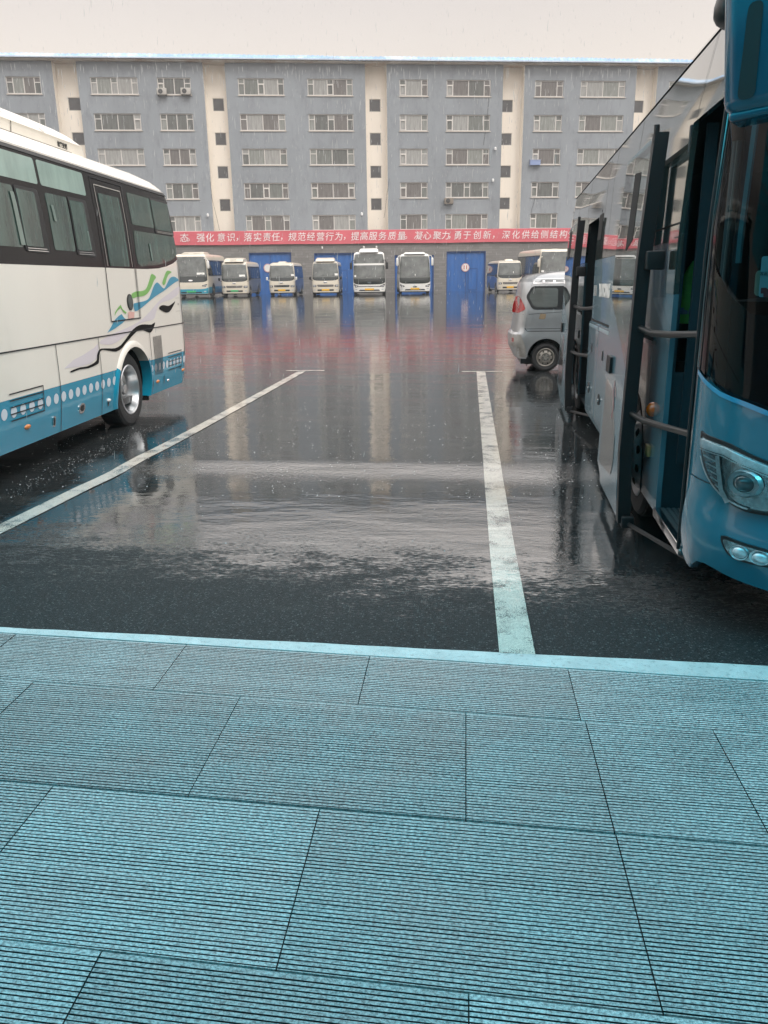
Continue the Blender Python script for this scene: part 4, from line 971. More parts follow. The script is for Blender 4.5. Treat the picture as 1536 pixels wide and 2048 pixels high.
band = panel('window_surround', [(-5.1, 1.881), (.7, 1.881), (1.1, 1.883), (1.52, 1.897), (1.85, 1.926), (2.17, 1.973), (2.40, 2.031), (YE-.01, 2.07), (2.52, 2.4), (2.46, 2.7), (2.38, 2.868), (-5.1, 2.885)], S, M_band, lb, .003, .0, step=(.12, .09))
mb = MB(); ribbon(mb, [(-5.1, 2.897), (2.33, 2.885)], S, .035, .012); mb.build('roof_rail', M_rubber, lb, False)
mb = MB(); ribbon(mb, [(-5.1, 2.93), (2.30, 2.915)], S, .012, .010); mb.build('gutter', M_ac, lb, False)
# arch mouldings and wells
for ac_, wx in ((.30, .28), (-4.1, -4.1)):
    inn = circle(ac_, .42, .575, .54, 40); outr = circle(ac_, .42, .655, .615, 40)
    hi = [p for p in inn if p[1] >= .285]; ho = [p for p in outr if p[1] >= .285]
    i0 = [(ac_+.575*math.cos(a), .42+.54*math.sin(a)) for a in [R(-14 + 208*q/40) for q in range(41)]]; o0 = [(ac_+.655*math.cos(a), .42+.615*math.sin(a)) for a in [R(-12 + 204*q/40) for q in range(41)]]
    def lip(u, h, o=0.0): return S(u, h, o)
    up_ = [p for p in o0 if p[1] > .743]; 
    mb = MB()
    for (p, q, p2, q2) in zip(i0, o0, i0[1:], o0[1:]):
        hm = (p[1]+q[1])/2; mi = 0 if hm > .742 else 1
        mb.add([S(p[0], p[1], -.10), S(p[0], p[1], .028), S((p[0]*.5+q[0]*.5), (p[1]+q[1])*.5, .030), S(q[0], q[1], .003),
                S(p2[0], p2[1], -.10), S(p2[0], p2[1], .028), S((p2[0]*.5+q2[0]*.5), (p2[1]+q2[1])*.5, .030), S(q2[0], q2[1], .003)], [(0, 4, 5, 1), (1, 5, 6, 2), (2, 6, 7, 3)], mi)
    link('wheel_arch', mb.mesh('wheel_arch'), [M_lc, M_lb], lb, True, 50)
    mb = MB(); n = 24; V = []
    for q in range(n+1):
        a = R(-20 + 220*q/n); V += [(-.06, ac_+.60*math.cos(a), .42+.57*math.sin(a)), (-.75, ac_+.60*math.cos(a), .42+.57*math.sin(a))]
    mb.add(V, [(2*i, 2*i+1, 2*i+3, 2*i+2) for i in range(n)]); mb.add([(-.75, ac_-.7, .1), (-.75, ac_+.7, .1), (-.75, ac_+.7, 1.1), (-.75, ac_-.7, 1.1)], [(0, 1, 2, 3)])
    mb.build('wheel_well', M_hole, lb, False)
    w = make_wheel(lb, (-.075, wx, .445), .448, .27, 1, M_rim, 'dish' if wx > 0 else 'front', rk=.655)
    w2 = make_wheel(lb, (-2.33, wx, .445), .448, .27, -1, M_rim, 'dish' if wx > 0 else 'front', rk=.655)
MB().box(-2.25, -.14, -5.2, 2.3, .26, .34).build('underbody', M_black, lb, False)
# windows: (outline, material)
def win(y0, y1, h0, h1, mat, r=.03, off=.007, name='window', par=None): return panel(name, rrect(y0, y1, h0, h1, r), S, mat, par or lb, off, .004, step=(.12, .09))
for k_, y0 in enumerate((-4.70, -3.62, -2.55, -1.47)):
    a = win(y0, y0+1.02, 2.615, 2.845, M_lgl2)
    win(y0+.04, y0+.50, 2.03, 2.555, M_lgl)
    fr_ = panel('sliding_frame', rpoly([(y0+.53, 2.565), (y0+.97, 2.565), (y0+1.0, 1.985), (y0+.53, 2.0)], .03), S, M_rubber, lb, .010, .008, step=(.12, .09))
    panel('pane', rrect(y0+.55, y0+.885, 2.045, 2.535, .02), S, M_lgl, fr_, .014, .004, step=(.12, .09))
    slits(S, [((y0+.56, 2.028), (y0+.93, 2.028)), ((y0+.56, 2.008), (y0+.95, 2.008))], .007, .018, 'rail', M_chrome, fr_)
door = panel('emergency_door', rrect(-.12, .47, 1.90, 2.68, .025), S, M_lgl, lb, .010, .006, step=(.12, .09))
slits(S, [((-.275, 1.29), (-.272, 2.83)), ((.628, 1.29), (.640, 2.83)), ((-.275, 1.29), (.628, 1.29)), ((-.27, 2.83), (.64, 2.83))], .014, .012, 'door_gap', M_seam, door)
slits(S, [((-.20, 1.9), (-.20, 2.76)), ((.56, 1.9), (.56, 2.76)), ((-.20, 2.76), (.56, 2.76))], .010, .011, 'door_trim', M_ac, door)
a = panel('window', catmull([(.79, 2.335), (.78, 1.945), (1.1, 1.925), (1.55, 1.945), (2.0, 2.0), (2.37, 2.10), (2.345, 2.335)], False, 3), S, M_lgl, lb, .007, .004, step=(.12, .08))
win(.78, 1.57, 2.405, 2.775, M_lgl)
fr_ = panel('sliding_frame', rrect(1.59, 2.36, 2.345, 2.795, .03), S, M_rubber, lb, .010, .008, step=(.12, .09))
panel('pane', rrect(1.61, 2.27, 2.395, 2.765, .02), S, M_lgl, fr_, .014, .004, step=(.12, .09)); slits(S, [((1.62, 2.375), (2.30, 2.375)), ((1.64, 2.36), (2.32, 2.36))], .006, .018, 'rail', M_chrome, fr_)
# something pale behind the glass: folded curtains
for y0, h0, h1, w_ in ((-.60-.0, 2.06, 2.25, .028), (-1.35, 2.3, 2.45, .05), (-2.10, 2.05, 2.5, .08), (1.28, 1.99, 2.2, .05)):
    panel('curtain', rpoly([(y0, h0), (y0+w_, h0), (y0+w_*.6, h1), (y0-.02, h1)], .01), S, M_lgl3, lb, .0155, .001, step=(.1, .1))
# livery
liv = panel('livery_lilac', [[(-1.575, .897), (-1.34, .962), (-1.12, .987), (-.81, 1.04), (-.703, 1.077), (-.70, .99), (-.75, .93), (-.95, .885), (-1.25, .88)],
    catmull([(-.67, 1.085), (-.29, 1.15), (.40, 1.22), (.87, 1.31), (1.39, 1.47), (1.86, 1.57), (2.33, 1.66), (2.27, 1.56), (1.95, 1.49), (1.43, 1.44), (1.25, 1.33), (1.12, 1.25), (.65, 1.225), (.14, 1.11), (-.32, 1.04)], True, 3)], S, M_lilac, lb, .005, step=(.12, .09))
g1 = catmull([(.449, 1.586), (.613, 1.611), (.811, 1.615), (.946, 1.635), (1.037, 1.684), (1.143, 1.766), (1.225, 1.825), (1.38, 1.786), (1.283, 1.737), (1.163, 1.656), (1.013, 1.586), (.845, 1.554), (.618, 1.545), (.459, 1.533)], True, 3)
g2 = catmull([(1.616, 1.715), (1.717, 1.794), (1.823, 1.86), (1.92, 1.872), (2.045, 1.853), (1.905, 1.82), (1.80, 1.76), (1.732, 1.70), (1.65, 1.68)], True, 3)
g3 = [(-.158, 1.35), (-.13, 1.39), (-.02, 1.44), (.059, 1.468), (.102, 1.419), (.194, 1.382), (.223, 1.374), (.184, 1.358), (.126, 1.38), (.049, 1.432), (-.057, 1.403)]
panel('livery_green', [g1, g2, g3], S, M_green, lb, .007, step=(.12, .09))
b1 = catmull([(.473, 1.46), (.575, 1.476), (.825, 1.488), (1.013, 1.512), (1.143, 1.586), (1.278, 1.68), (1.404, 1.716), (1.495, 1.692), (1.65, 1.635), (1.77, 1.68), (1.93, 1.765), (2.08, 1.792), (2.21, 1.785), (2.334, 1.745), (2.19, 1.72), (1.987, 1.68), (1.693, 1.615), (1.418, 1.565), (1.124, 1.505), (.864, 1.44), (.652, 1.395), (.50, 1.38)], True, 3)
b2 = [(-.418, 1.174), (-.288, 1.235), (-.163, 1.305), (-.042, 1.342), (.059, 1.362), (.126, 1.313), (.189, 1.293), (.044, 1.255), (-.206, 1.205)]
panel('livery_blue', [b1, b2], S, M_dblue, lb, .007, step=(.12, .09))
k1 = catmull([(1.384, 1.378), (1.442, 1.411), (1.577, 1.419), (1.78, 1.403), (1.977, 1.435), (2.079, 1.456), (2.002, 1.407), (1.823, 1.333), (1.664, 1.318), (1.524, 1.342)], True, 3)
k2 = catmull([(1.172, 1.211), (1.095, 1.142), (.975, 1.093), (.845, 1.109), (.724, 1.134), (.575, 1.15), (.367, 1.105), (.112, 1.028), (-.038, .975), (-.221, .95), (-.418, .975), (-.597, .999), (-.675, .985), (-.708, .95), (-.737, .877), (-.80, .858), (-1.016, .842), (-1.233, .853), (-1.43, .842), (-1.445, .858), (-1.228, .872), (-1.05, .864), (-.857, .885), (-.78, .91), (-.766, .955), (-.713, 1.0), (-.631, 1.017), (-.433, 1.003), (-.25, .99), (-.071, 1.01), (.126, 1.077), (.362, 1.166), (.594, 1.205), (.792, 1.205), (1.028, 1.189)], True, 2)
panel('livery_black', [k1, k2], S, M_dblack, lb, .0085, step=(.12, .09))
dots = [circle(-4.9+.163*i, .628, .052, .051, 16) for i in range(29) if not -4.75 < -4.9+.163*i < -3.45] + [circle(x, .63, .052, .051, 16) for x in (.93, 1.08, 1.235, 1.39, 1.54, 1.69, 1.85, 2.0, 2.15, 2.30)]
panel('pale_dots', dots, S, M_dot, lb, .006, step=(.2, .2))
# seams
lines = [((-5.1, 1.148), (2.53, 1.143)), ((-3.0, .28), (-3.0, 1.145)), ((-1.705, .28), (-1.705, 1.145)), ((-.69, .28), (-.69, 1.145)), ((.925, .29), (.925, 1.143)), ((.672, 1.29), (.672, 1.88)), ((-.275, 1.30), (-.275, 1.88)), ((-.275, 1.29), (.672, 1.29)), ((2.52, .42), (2.53, 2.0))]
slits(S, lines[:1], .013, .0105, 'panel_gap', M_seam, lb); slits(S, lines[1:5], .010, .0100, 'panel_gap', M_seam, lb); slits(S, lines[5:8], .011, .0095, 'panel_gap', M_seam, lb); slits(S, lines[8:], .006, .0095, 'panel_gap', M_ac, lb)
slits(S, [((2.08, 1.50), (2.30, 1.50)), ((2.08, 1.32), (2.30, 1.32))], .004, .009, 'flap_gap', M_ac, lb)
slits(S, [((1.05+.042*i, .535), (1.05+.042*i, 1.035)) for i in range(8)], .016, .011, 'engine_vent', M_seam, lb)
slits(S, [((1.58, .54+.058*i), (2.165, .54+.058*i)) for i in range(5)] + [((2.165, .54), (2.165, .78))], .011, .011, 'side_vent', M_seam, lb)
slits(S, [((-2.68, .553+.059*i), (-2.06, .553+.059*i)) for i in range(5)] + [((-2.06, .553), (-2.06, .79))], .011, .011, 'side_vent', M_seam, lb)
for y, h in ((-2.385, .453), (1.168, .436), (2.262, .473), (-4.9, .45)):
    mb = MB(); dome(mb, S, y, h, .055, .024, .022, .003); mb.build('marker_lamp', M_amber, lb, ang=60)
ff = panel('fuel_flap', circle(-1.224, .445, .075, .055, 20), S, M_chrome, lb, .012, .01, step=(.1, .1)); panel('flap_centre', circle(-1.224, .447, .045, .034, 16), S, M_rubber, ff, .016, .004, step=(.1, .1))
mb = MB(); dome(mb, S, -.51, .425, .035, .022, .03, .003); mb.build('lock', M_whitep, lb); slits(S, [((-.51, .36), (-.51, .40))], .03, .008, 'lock_tab', M_rubber, lb)
hd = panel('handle', rrect(-1.885, -1.835, .36, .465, .02), S, M_chrome, lb, .012, .01, step=(.1, .1)); panel('handle_slot', rrect(-1.872, -1.85, .375, .45, .008), S, M_rubber, hd, .016, .004, step=(.1, .1))
slits(S, [((.98, .36), (.98, .46)), ((1.42, .38), (1.42, .48))], .02, .01, 'latch', M_rubber, lb)
mb = MB(); dome(mb, S, 1.60, .40, .03, .02, .02, .003); mb.build('latch_button', M_chrome, lb)
slits(S, [((2.10, .50), (2.14, .53))], .02, .01, 'latch', M_rubber, lb); slits(S, [((2.20, 1.40), (2.20, 1.43))], .02, .01, 'latch', M_rubber, lb)
ph = panel('porthole', circle(.36, 1.49, .088, .094, 28), S, M_rubber, lb, .014, .012, step=(.2, .2)); panel('pane', circle(.36, 1.49, .070, .076, 24), S, M_screen, ph, .017, .004, step=(.2, .2))
panel('sticker', [(.25, 1.30), (.44, 1.30), (.47, 1.37), (.27, 1.38)], S, M_pink, lb, .010, step=(.2, .2))
# roof pod with lettering
PB = Body(-1.2, .76, -5.3, 1.12, .3, 2.5, .62, 1.7, ([3.12, 3.22, 3.25, 3.34, 3.39, 3.42], [.0, .01, .0, .06, .16, .5]), ([3.12, 3.42], [0, .3]), ([3.12, 3.22, 3.27, 3.32, 3.38, 3.42], [.0, .0, .10, .30, .8, 1.3]))
mb = MB(); shell(mb, PB, [3.10, 3.135, 3.14, 3.22, 3.235, 3.25, 3.27, 3.29, 3.32, 3.35, 3.37, 3.39, 3.41, 3.42], ['front', 'right', 'rear', 'left'], 0, True); pod = mb.build('roof_pod', M_lroof, lb, ang=28)
PS = PB.side(1)
slits(PS, [((-1.15, 3.14), (-1.12, 3.24)), ((-1.12, 3.24), (-1.26, 3.32))], .012, .003, 'pod_seam', M_seam, pod)
slits(PS, [((-5, 3.137), (.2, 3.137))], .014, .004, 'pod_seal', M_rubber, pod)
for y in (-1.45, -.5, .55): slits(PS, [((y, 3.285), (y+.07, 3.255))], .014, .003, 'bolt_recess', M_ac, pod)
tm = Matrix.Translation(PS(-.02, 3.185, .004)) @ Matrix(((0, 0, 1, 0), (1, 0, 0, 0), (0, 1, 0, 0), (0, 0, 0, 1)))
text_mesh('松芝空调', .06, M_rubber, 'lettering', pod, tm, .001, .002, 1.0)
mb = MB().tube([(-.30, 2.35, 2.9), (-.22, 2.50, 2.86), (-.20, 2.56, 2.72)], .025, 8).lathe([(.001, -.05), (.05, -.03), (.06, .03), (.001, .06)], 'z', (-.20, 2.56, 2.68), 14); mb.build('rear_camera', M_ac, lb)
# front (out of the picture)
panel('windscreen', rpoly([(-.86, 1.3), (.86, 1.3), (.76, 2.75), (-.76, 2.75)], .06), LB.front, M_tint, lb, .006, .006)


# ---- blue coach at the right with its doors open --------------------------------------------------
rb = bus_frame('coach', (1010, 566), (1275, 1060), -.05); tag(rb, 'blue coach nearest the camera at the right, both passenger doors slid open', 'bus')
bpy.context.view_layer.update()
RBI = rb.matrix_world.inverted()
def wl(x, y, depth):       # picture pixel + distance along the view axis -> coach coordinates
    return RBI @ (CAM + pray(x, y)*depth)
RB = right_bus_body(); S = RB.side(-1); Fm = RB.front
M_rs = pm('silver_blue_coach_paint', (.10, .21, .26), .24, .10, coat=.4, var=.05, vs_=2, dirt=((.20, .26, .28), 2.5, .6, .5), stretch=(1, 1, .4))
M_rb = pm('teal_blue_coach_paint', (.022, .17, .24), .22, coat=.75, var=.05, vs_=2)
M_rg = pm('mirror_dark_glass', (.045, .062, .055), .035, spec=1.0, coat=1.0, var=.3, vs_=1.2, ior=1.6)
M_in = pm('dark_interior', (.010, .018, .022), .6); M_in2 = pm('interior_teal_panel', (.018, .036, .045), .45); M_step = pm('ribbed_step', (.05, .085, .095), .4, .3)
M_rim2 = pm('brightened_rim', (.85, .86, .87), .5, .0, coat=.3)  # pale matt rim colour stands in for light through the door gap
M_vest = pm('lime_vest', (.42, .72, .12), .7, var=.2, vs_=9); M_skin_d = M_in
mb = MB(); shell(mb, RB, [.26, .5, .8, 1.27, 1.6, 1.9, 2.2, 2.5, 2.75, 2.9], ['front', 'right', 'rear'][1:] if False else ['rear-'], 0)
hs_ = [2.9, 2.94, 2.98, 3.02, 3.05, 3.08, 3.10, 3.12, 3.14, 3.15]
shell(mb, RB, hs_, ['front', 'right', 'rear', 'left'], 0, True)
n = 20; V = []
SR_ = RB.side(1)
for i in range(n+1):
    y = -1.30 + (7.95+1.30)*i/n; V += [SR_(y, h) for h in (.27, .8, 1.9, 2.5, 2.9)]
mb.add(V, [(5*i+j, 5*i+5+j, 5*i+6+j, 5*i+1+j) for i in range(n) for j in range(4)])
link('body', mb.mesh('body'), M_rs, rb, True, 40)
YS, YR = -1.33, 8.2
fd = [(-1.30, .20), (-.55, .20), (-.55, 2.505), (-1.30, 2.505)]; md = [(3.84, .2), (5.0, .2), (5.0, 2.345), (3.84, 2.345)]
wh = [(.585+.565*math.cos(R(q)), .42+.50*math.sin(R(q))*1.0) for q in range(0, 360, 9)]; wh2 = circle(5.75, .42, .56, .5, 40)
panel('side_panel', [(YS, .27), (YR, .27), (YR, 1.899), (-.28, 1.899), (-.30, 1.60), (YS, 1.60)], S, M_rs, rb, .0, .03, holes=[fd, md, wh, wh2], step=(.12, .1))
panel('window_glass', [(YS, 1.602), (-.302, 1.602), (-.282, 1.902), (YR, 1.902), (YR, 2.885), (YS, 2.885)], S, M_rg, rb, .003, .03, holes=[fd, md], step=(.12, .08))
slits(S, [((-1.1, 2.905), (8.0, 2.905))], .03, .012, 'roof_rail', M_rubber, rb)
slits(S, [((-.62, 2.51), (-.80, 2.885)), ], .006, .006, 'glass_gap', M_seam, rb)
slits(S, [((y, 1.91), (y, 2.88)) for y in (1.45, 2.85, 3.35, 5.2, 6.6, 7.6)], .008, .005, 'glass_gap', M_seam, rb)
slits(S, [((-.55, 1.99), (1.2, 1.99))], .010, .006, 'glass_gap', M_seam, rb)
panel('open_window', rpoly([(3.45, 2.10), (3.78, 2.10), (3.78, 2.36), (3.45, 2.36)], .02), S, M_hole, rb, .006, .002)
# storage doors (proud of the side, bright top lip)
for y0, y1 in ((1.86, 2.885), (2.905, 3.80), (-.06, .01)):
    h0 = .245 if y0 > 1 else .72
    if y0 < 0: continue
    sd_ = panel('storage_door', rpoly([(y0, .25), (y1, .25), (y1, 1.262), (y0, 1.262)], .025), S, M_rs, rb, .026, .026, step=(.15, .09))
    mb = MB(); V = []
    for i in range(9):
        y = y0 + .02 + (y1-y0-.04)*i/8; V += [S(y, 1.262, .020), S(y, 1.225, .030), S(y, 1.205, .0275)]
    mb.add(V, [(3*i+j, 3*i+3+j, 3*i+4+j, 3*i+1+j) for i in range(8) for j in (0, 1)]); mb.build('top_lip', pm('pale_lip', (.35, .50, .55), .3, coat=.5), sd_)
    yc = y0*.45+y1*.55
    panel('lock', rrect(yc-.04, yc+.03, .95, 1.04, .01), S, M_rubber, sd_, .030, .004); 
    hd = panel('handle', circle(yc+.07, .565, .075, .055, 18), S, M_rubber, sd_, .034, .008, step=(.2, .2)); panel('handle_bar', rrect(yc-.0, yc+.14, .553, .578, .008), S, M_chrome, hd, .048, .010)
slits(S, [((-.05, 1.315), (.6, 1.315))], .02, .006, 'panel_gap', M_seam, rb); slits(S, [((-.03, .74), (-.03, 1.30))], .008, .004, 'panel_gap', M_seam, rb); slits(S, [((-.06, 1.285), (.6, 1.285))], .03, .012, 'top_lip', M_chrome, rb)
slits(S, [((1.83, 1.275), (3.84, 1.275))], .022, .004, 'panel_gap', M_seam, rb); slits(S, [((1.845, .27), (1.845, 1.27))], .02, .003, 'panel_gap', M_seam, rb)
slits(S, [((5.1, 1.31), (5.6, 1.31))], .02, .006, 'panel_gap', M_seam, rb); slits(S, [((5.1, 1.285), (5.6, 1.285))], .03, .012, 'top_lip', M_chrome, rb)
for p in ((5.30, 1.02), (5.2, .60)): panel('lock', rrect(p[0]-.04, p[0]+.04, p[1]-.05, p[1]+.05, .01), S, M_rubber, rb, .010, .006)
tm = Matrix.Translation(S(2.80, 1.585, .004)) @ Matrix(((0, 0, -1, 0), (-1, 0, 0, 0), (0, 1, 0, 0), (0, 0, 0, 1)))
text_mesh('YUTONG', .155, M_cardp, 'lettering', rb, tm, .002, .012, 1.34)
slits(S, [((y-.02, 1.53), (y+.0, 1.64)) for y in (3.52, 3.62, 3.72, 2.15, 2.03, 1.93)], .035, .005, 'stripe', M_cardp, rb)
mb = MB(); dome(mb, S, -.215, .88, .042, .048, .045, .0); mb.build('indicator', pm('orange_lens', (.80, .13, .01), .12, coat=.8), rb, ang=60)
mb = MB(); p = S(-.20, .61, .0); mb.box(p[0]-.022, p[0], p[1]-.05, p[1]+.05, p[2]-.035, p[2]+.035, bev=.003); mb.build('reflector', pm('amber_reflector', (.40, .23, .09), .4), rb)
for yc in (.585, 5.75):
    i0 = [(yc+.565*math.cos(R(a)), .42+.50*math.sin(R(a))) for a in range(-18, 199, 6)]
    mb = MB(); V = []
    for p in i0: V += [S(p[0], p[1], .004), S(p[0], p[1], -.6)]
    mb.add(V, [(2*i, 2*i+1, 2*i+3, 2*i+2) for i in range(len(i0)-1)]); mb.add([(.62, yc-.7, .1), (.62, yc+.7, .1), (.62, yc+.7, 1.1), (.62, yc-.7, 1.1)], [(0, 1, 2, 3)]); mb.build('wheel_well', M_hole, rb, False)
    mb = MB(); ribbon(mb, i0, S, .018, .004); mb.build('arch_trim', M_rubber, rb)
    make_wheel(rb, (.045, yc-.13, .455), .46, .27, -1, M_rim2, 'front' if yc < 1 else 'dish', rk=.66); make_wheel(rb, (2.36, yc+.03, .455), .46, .27, 1, M_rim, 'front')
# front
bot = [(-1, .30), (-.985, .262), (-.93, .248), (-.885, .288), (-.846, .318), (-.79, .331), (-.73, .322), (-.655, .303), (-.53, .285), (-.3, .27), (0, .265), (.3, .27), (.6, .28), (1, .30)]
gl_ = [(-1, 1.235), (-.9, 1.195), (-.8, 1.157), (-.686, 1.13), (-.597, 1.10), (-.3, 1.06), (0, 1.045), (.3, 1.06), (.6, 1.10), (.8, 1.157), (1, 1.235)]
ff = (.05, .07)
bmp = lambda f: (lambda t_, h, o=0.0: f(t_, h, o + .035*math.sin(max(0, min(1, (.635-h)/.33))*math.pi)**.8*max(0, 1-abs(abs(t_)-.45)*.9)))
panel('bumper', bot + [(1, .724), (-1, .724)], bmp(Fm), M_rb, rb, .002, .04, step=ff)
panel('front_panel', [(-1, .731), (1, .731)] + gl_[::-1], Fm, M_rb, rb, .0, .03, step=ff)
mb = MB(); ribbon(mb, [(a, b_+.006) for a, b_ in gl_], Fm, .022, .010, step=.05); mb.build('lip_highlight', pm('lip_highlight_blue', (.03, .30, .50), .2, coat=.6), rb)  # bright ribbon painted as the highlight along the panel lip
mb = MB(); ribbon(mb, [(-1, .728), (1, .728)], Fm, .012, -.006, step=.05); mb.build('panel_gap', M_seam, rb)
M_ws = glassmat('windscreen_sheet', (.30, .50, .55), .01, ior=1.22); M_blk = pm('black_glass_frit', (.002, .006, .009), .06, spec=.12)
panel('windscreen', [(a*.94, b_+.018) for a, b_ in gl_] + [(.94, 2.86), (-.94, 2.86)], Fm, M_ws, rb, .002, .0, step=ff)
fr_ = panel('windscreen_surround', [(a*.94, b_+.017) for a, b_ in gl_] + [(.94, 1.60), (.5, 1.50), (0, 1.46), (-.5, 1.50), (-.70, 1.53), (-.82, 1.62), (-.94, 1.78)], Fm, M_blk, rb, -.004, .0, step=ff)
panel('pillar', [(-1, 1.25), (-.935, 1.225), (-.935, 2.88), (-1, 2.88)], Fm, M_blk, rb, .003, .01, step=ff)
panel('pillar', [(1, 1.25), (.935, 1.225), (.935, 2.88), (1, 2.88)], Fm, M_blk, rb, .003, .01, step=ff)
panel('roof_visor', [(-1, 2.70), (-.93, 2.70), (.93, 2.70), (1, 2.70), (1, 2.9), (-1, 2.9)], Fm, M_blk, rb, .0045, .008, step=ff)
mb = MB(); mb.tube([S(YS+.005, h, .006) for h in (1.26, 1.6, 2.0, 2.4, 2.62)], .0045, 6); mb.build('chrome_strip', M_chrome, rb)
mb = MB(); mb.tube([S(-1.31, h, .014) for h in (.30, .8, 1.25, 1.8, 2.5)], .010, 6); mb.build('door_seal', M_rubber, rb)
# headlight
def headlight(m_):
    f = Fm if m_ < 0 else (lambda t_, h, o=0.0: Fm(-t_, h, o))
    out = catmull([(-.908, .962), (-.88, .958), (-.742, .945), (-.649, .915), (-.52, .868), (-.40, .80), (-.36, .72), (-.42, .665), (-.52, .648), (-.593, .640), (-.656, .647), (-.733, .682), (-.798, .732), (-.857, .802), (-.898, .890)], True, 3)
    h = panel('headlight', out, f, M_black, rb, .009, .012, step=ff)
    inn = [((p[0]+.645)*.925-.645, (p[1]-.80)*.87+.80) for p in out]
    M_ch = bpy.data.materials.get('headlight_reflector') or pm('headlight_reflector', (.34, .40, .42), .16, .75, var=.55, vs_=30, bump=.12, bs=40)
    panel('reflector', inn, f, M_ch, h, .0115, .002, step=(.03, .03))
    strip = [(-.885, .935), (-.742, .922), (-.649, .893), (-.50, .848), (-.505, .815), (-.66, .862), (-.74, .888), (-.878, .893)]
    panel('indicator', strip, f, M_lens, h, .022, .010, step=(.03, .03))
    mb = MB(); ribbon(mb, [(-.876, .888), (-.74, .882), (-.66, .857), (-.50, .808)], f, .006, .026, step=.03)
    for i in range(6):
        y = .862 - .031*i; x0 = -.852 + .018*i*1.05 + (.012 if i > 3 else 0); x1 = -.765 + .008*i
        mb2 = [(x0, y), (x1, y-.014)]; ribbon(mb, mb2, f, .007, .024, step=.03)
    ribbon(mb, [(-.772, .875), (-.755, .80), (-.735, .72), (-.70, .668)], f, .022, .020, step=.03)
    ribbon(mb, [(a, b_) for a, b_ in inn[28:42]], f, .008, .024, step=.03)
    mb.build('chrome_bar', M_lens, h)
    mb = MB()
    for cx, cz, rt, rh in ((-.640, .775, .066, .066), (-.50, .752, .060, .062)):
        for r0, r1, o0, o1 in ((1.0, .88, .018, .034), (.88, .72, .034, .020), (.72, .60, .020, .030)):
            V = []
            for q in range(33):
                a = 2*math.pi*q/32; V += [f(cx+rt*r0*math.cos(a), cz+rh*r0*math.sin(a), o0), f(cx+rt*r1*math.cos(a), cz+rh*r1*math.sin(a), o1)]
            mb.add(V, [(2*i, 2*i+1, 2*i+3, 2*i+2) for i in range(32)])
    mb.build('lamp_ring', M_lens, h, ang=40)
    mb = MB(); dome(mb, f, -.640, .775, .040, .041, .030, .016); dome(mb, f, -.50, .752, .036, .038, .026, .016)
    mb.build('projector_lens', pm('dark_lens', (.10, .16, .18), .02, .3, coat=1.0), h, ang=60)
    # clear cover standing proud of the reflector
    panel('cover', inn, f, glassmat('clear_cover', (.94, .97, .97), .01), h, .046, .0, step=(.04, .04))
    fg = catmull([(-.70, .506), (-.627, .502), (-.50, .488), (-.44, .465), (-.47, .42), (-.55, .408), (-.634, .412), (-.675, .44)], True, 3)
    g_ = panel('fog_lamp', fg, bmp(f), M_black, rb, .010, .012, step=ff)
    panel('lens', [((p[0]+.57)*.88-.57, (p[1]-.457)*.74+.457) for p in fg], bmp(f), M_ch, g_, .015, .004, step=(.03, .03))
    mb = MB()
    dome(mb, bmp(f), -.615, .455, .026, .026, .014, .016); dome(mb, bmp(f), -.545, .448, .026, .026, .014, .016)
    for c_ in (-.615, -.545):
        V = []
        for q in range(25):
            a = 2*math.pi*q/24; V += [bmp(f)(c_+.027*math.cos(a), .452+.029*math.sin(a), .016), bmp(f)(c_+.033*math.cos(a), .452+.034*math.sin(a), .024)]
        mb.add(V, [(2*i, 2*i+1, 2*i+3, 2*i+2) for i in range(24)])
    mb.build('lamp', M_lens, g_)
headlight(-1); headlight(1)
panel('number_plate', rrect(-.17, .17, .42, .56, .01), bmp(Fm), M_plateY, rb, .012, .006, step=ff)
# cards, curtain strip and dashboard seen through the windscreen
M_card = pm('pale_card', (.62, .70, .70), .6)
def inner_card(t0, t1, h0, h1, off=-.05, r=.01, mat=None, name='card', parent=None): return panel(name, rrect(t0, t1, h0, h1, r, 3), Fm, mat or M_card, parent or rb, off, .002, step=ff)
c1 = inner_card(-.672, -.545, 1.66, 1.99, -.09); mark = inner_card(-.655, -.60, 1.835, 1.852, -.085, .003, M_redp, 'mark', c1); 
mb = MB(); ribbon(mb, [(-.622, 1.835), (-.640, 1.77), (-.615, 1.735)], Fm, .022, -.084); mb.build('mark', M_redp, c1)
def on_front(t_, h, o): 
    p = Vector(Fm(t_, h, o)); a = Vector(Fm(t_+.01, h, o)); b_ = Vector(Fm(t_, h+.01, o)); x = (a-p).normalized(); y = (b_-p).normalized(); z = x.cross(y)
    return Matrix(((x.x, y.x, z.x, p.x), (x.y, y.y, z.y, p.y), (x.z, y.z, z.z, p.z), (0, 0, 0, 1)))
text_mesh('长途', .04, M_rubber, 'lettering', c1, on_front(-.615, 1.66, -.085), .0005)
c2 = inner_card(-.728, -.685, 1.60, 1.775, -.075); text_mesh('客运', .018, M_rubber, 'lettering', c2, on_front(-.708, 1.70, -.07), .0005); inner_card(-.715, -.69, 1.615, 1.64, -.07, .003, M_redp, 'mark', c2)
inner_card(-.762, -.722, 1.605, 1.715, -.085, .018, pm('olive_card', (.32, .36, .24), .6))
inner_card(-.700, -.665, 1.60, 1.635, -.068, .003, M_redp)
panel('curtain', rpoly([(-.90, 1.75), (-.865, 1.75), (-.845, 2.68), (-.885, 2.68)], .005), Fm, pm('teal_curtain', (.10, .26, .28), .8), rb, -.08, .01, step=ff)
mb = MB()
V = []
for i in range(25):
    t_ = -.9+1.8*i/24; V += [Fm(t_, 1.58, -.06), tuple(Vector(Fm(t_, 1.60, -.30))), tuple(Vector(Fm(t_, 1.50, -.55))), tuple(Vector(Fm(t_, .9, -.60)))]
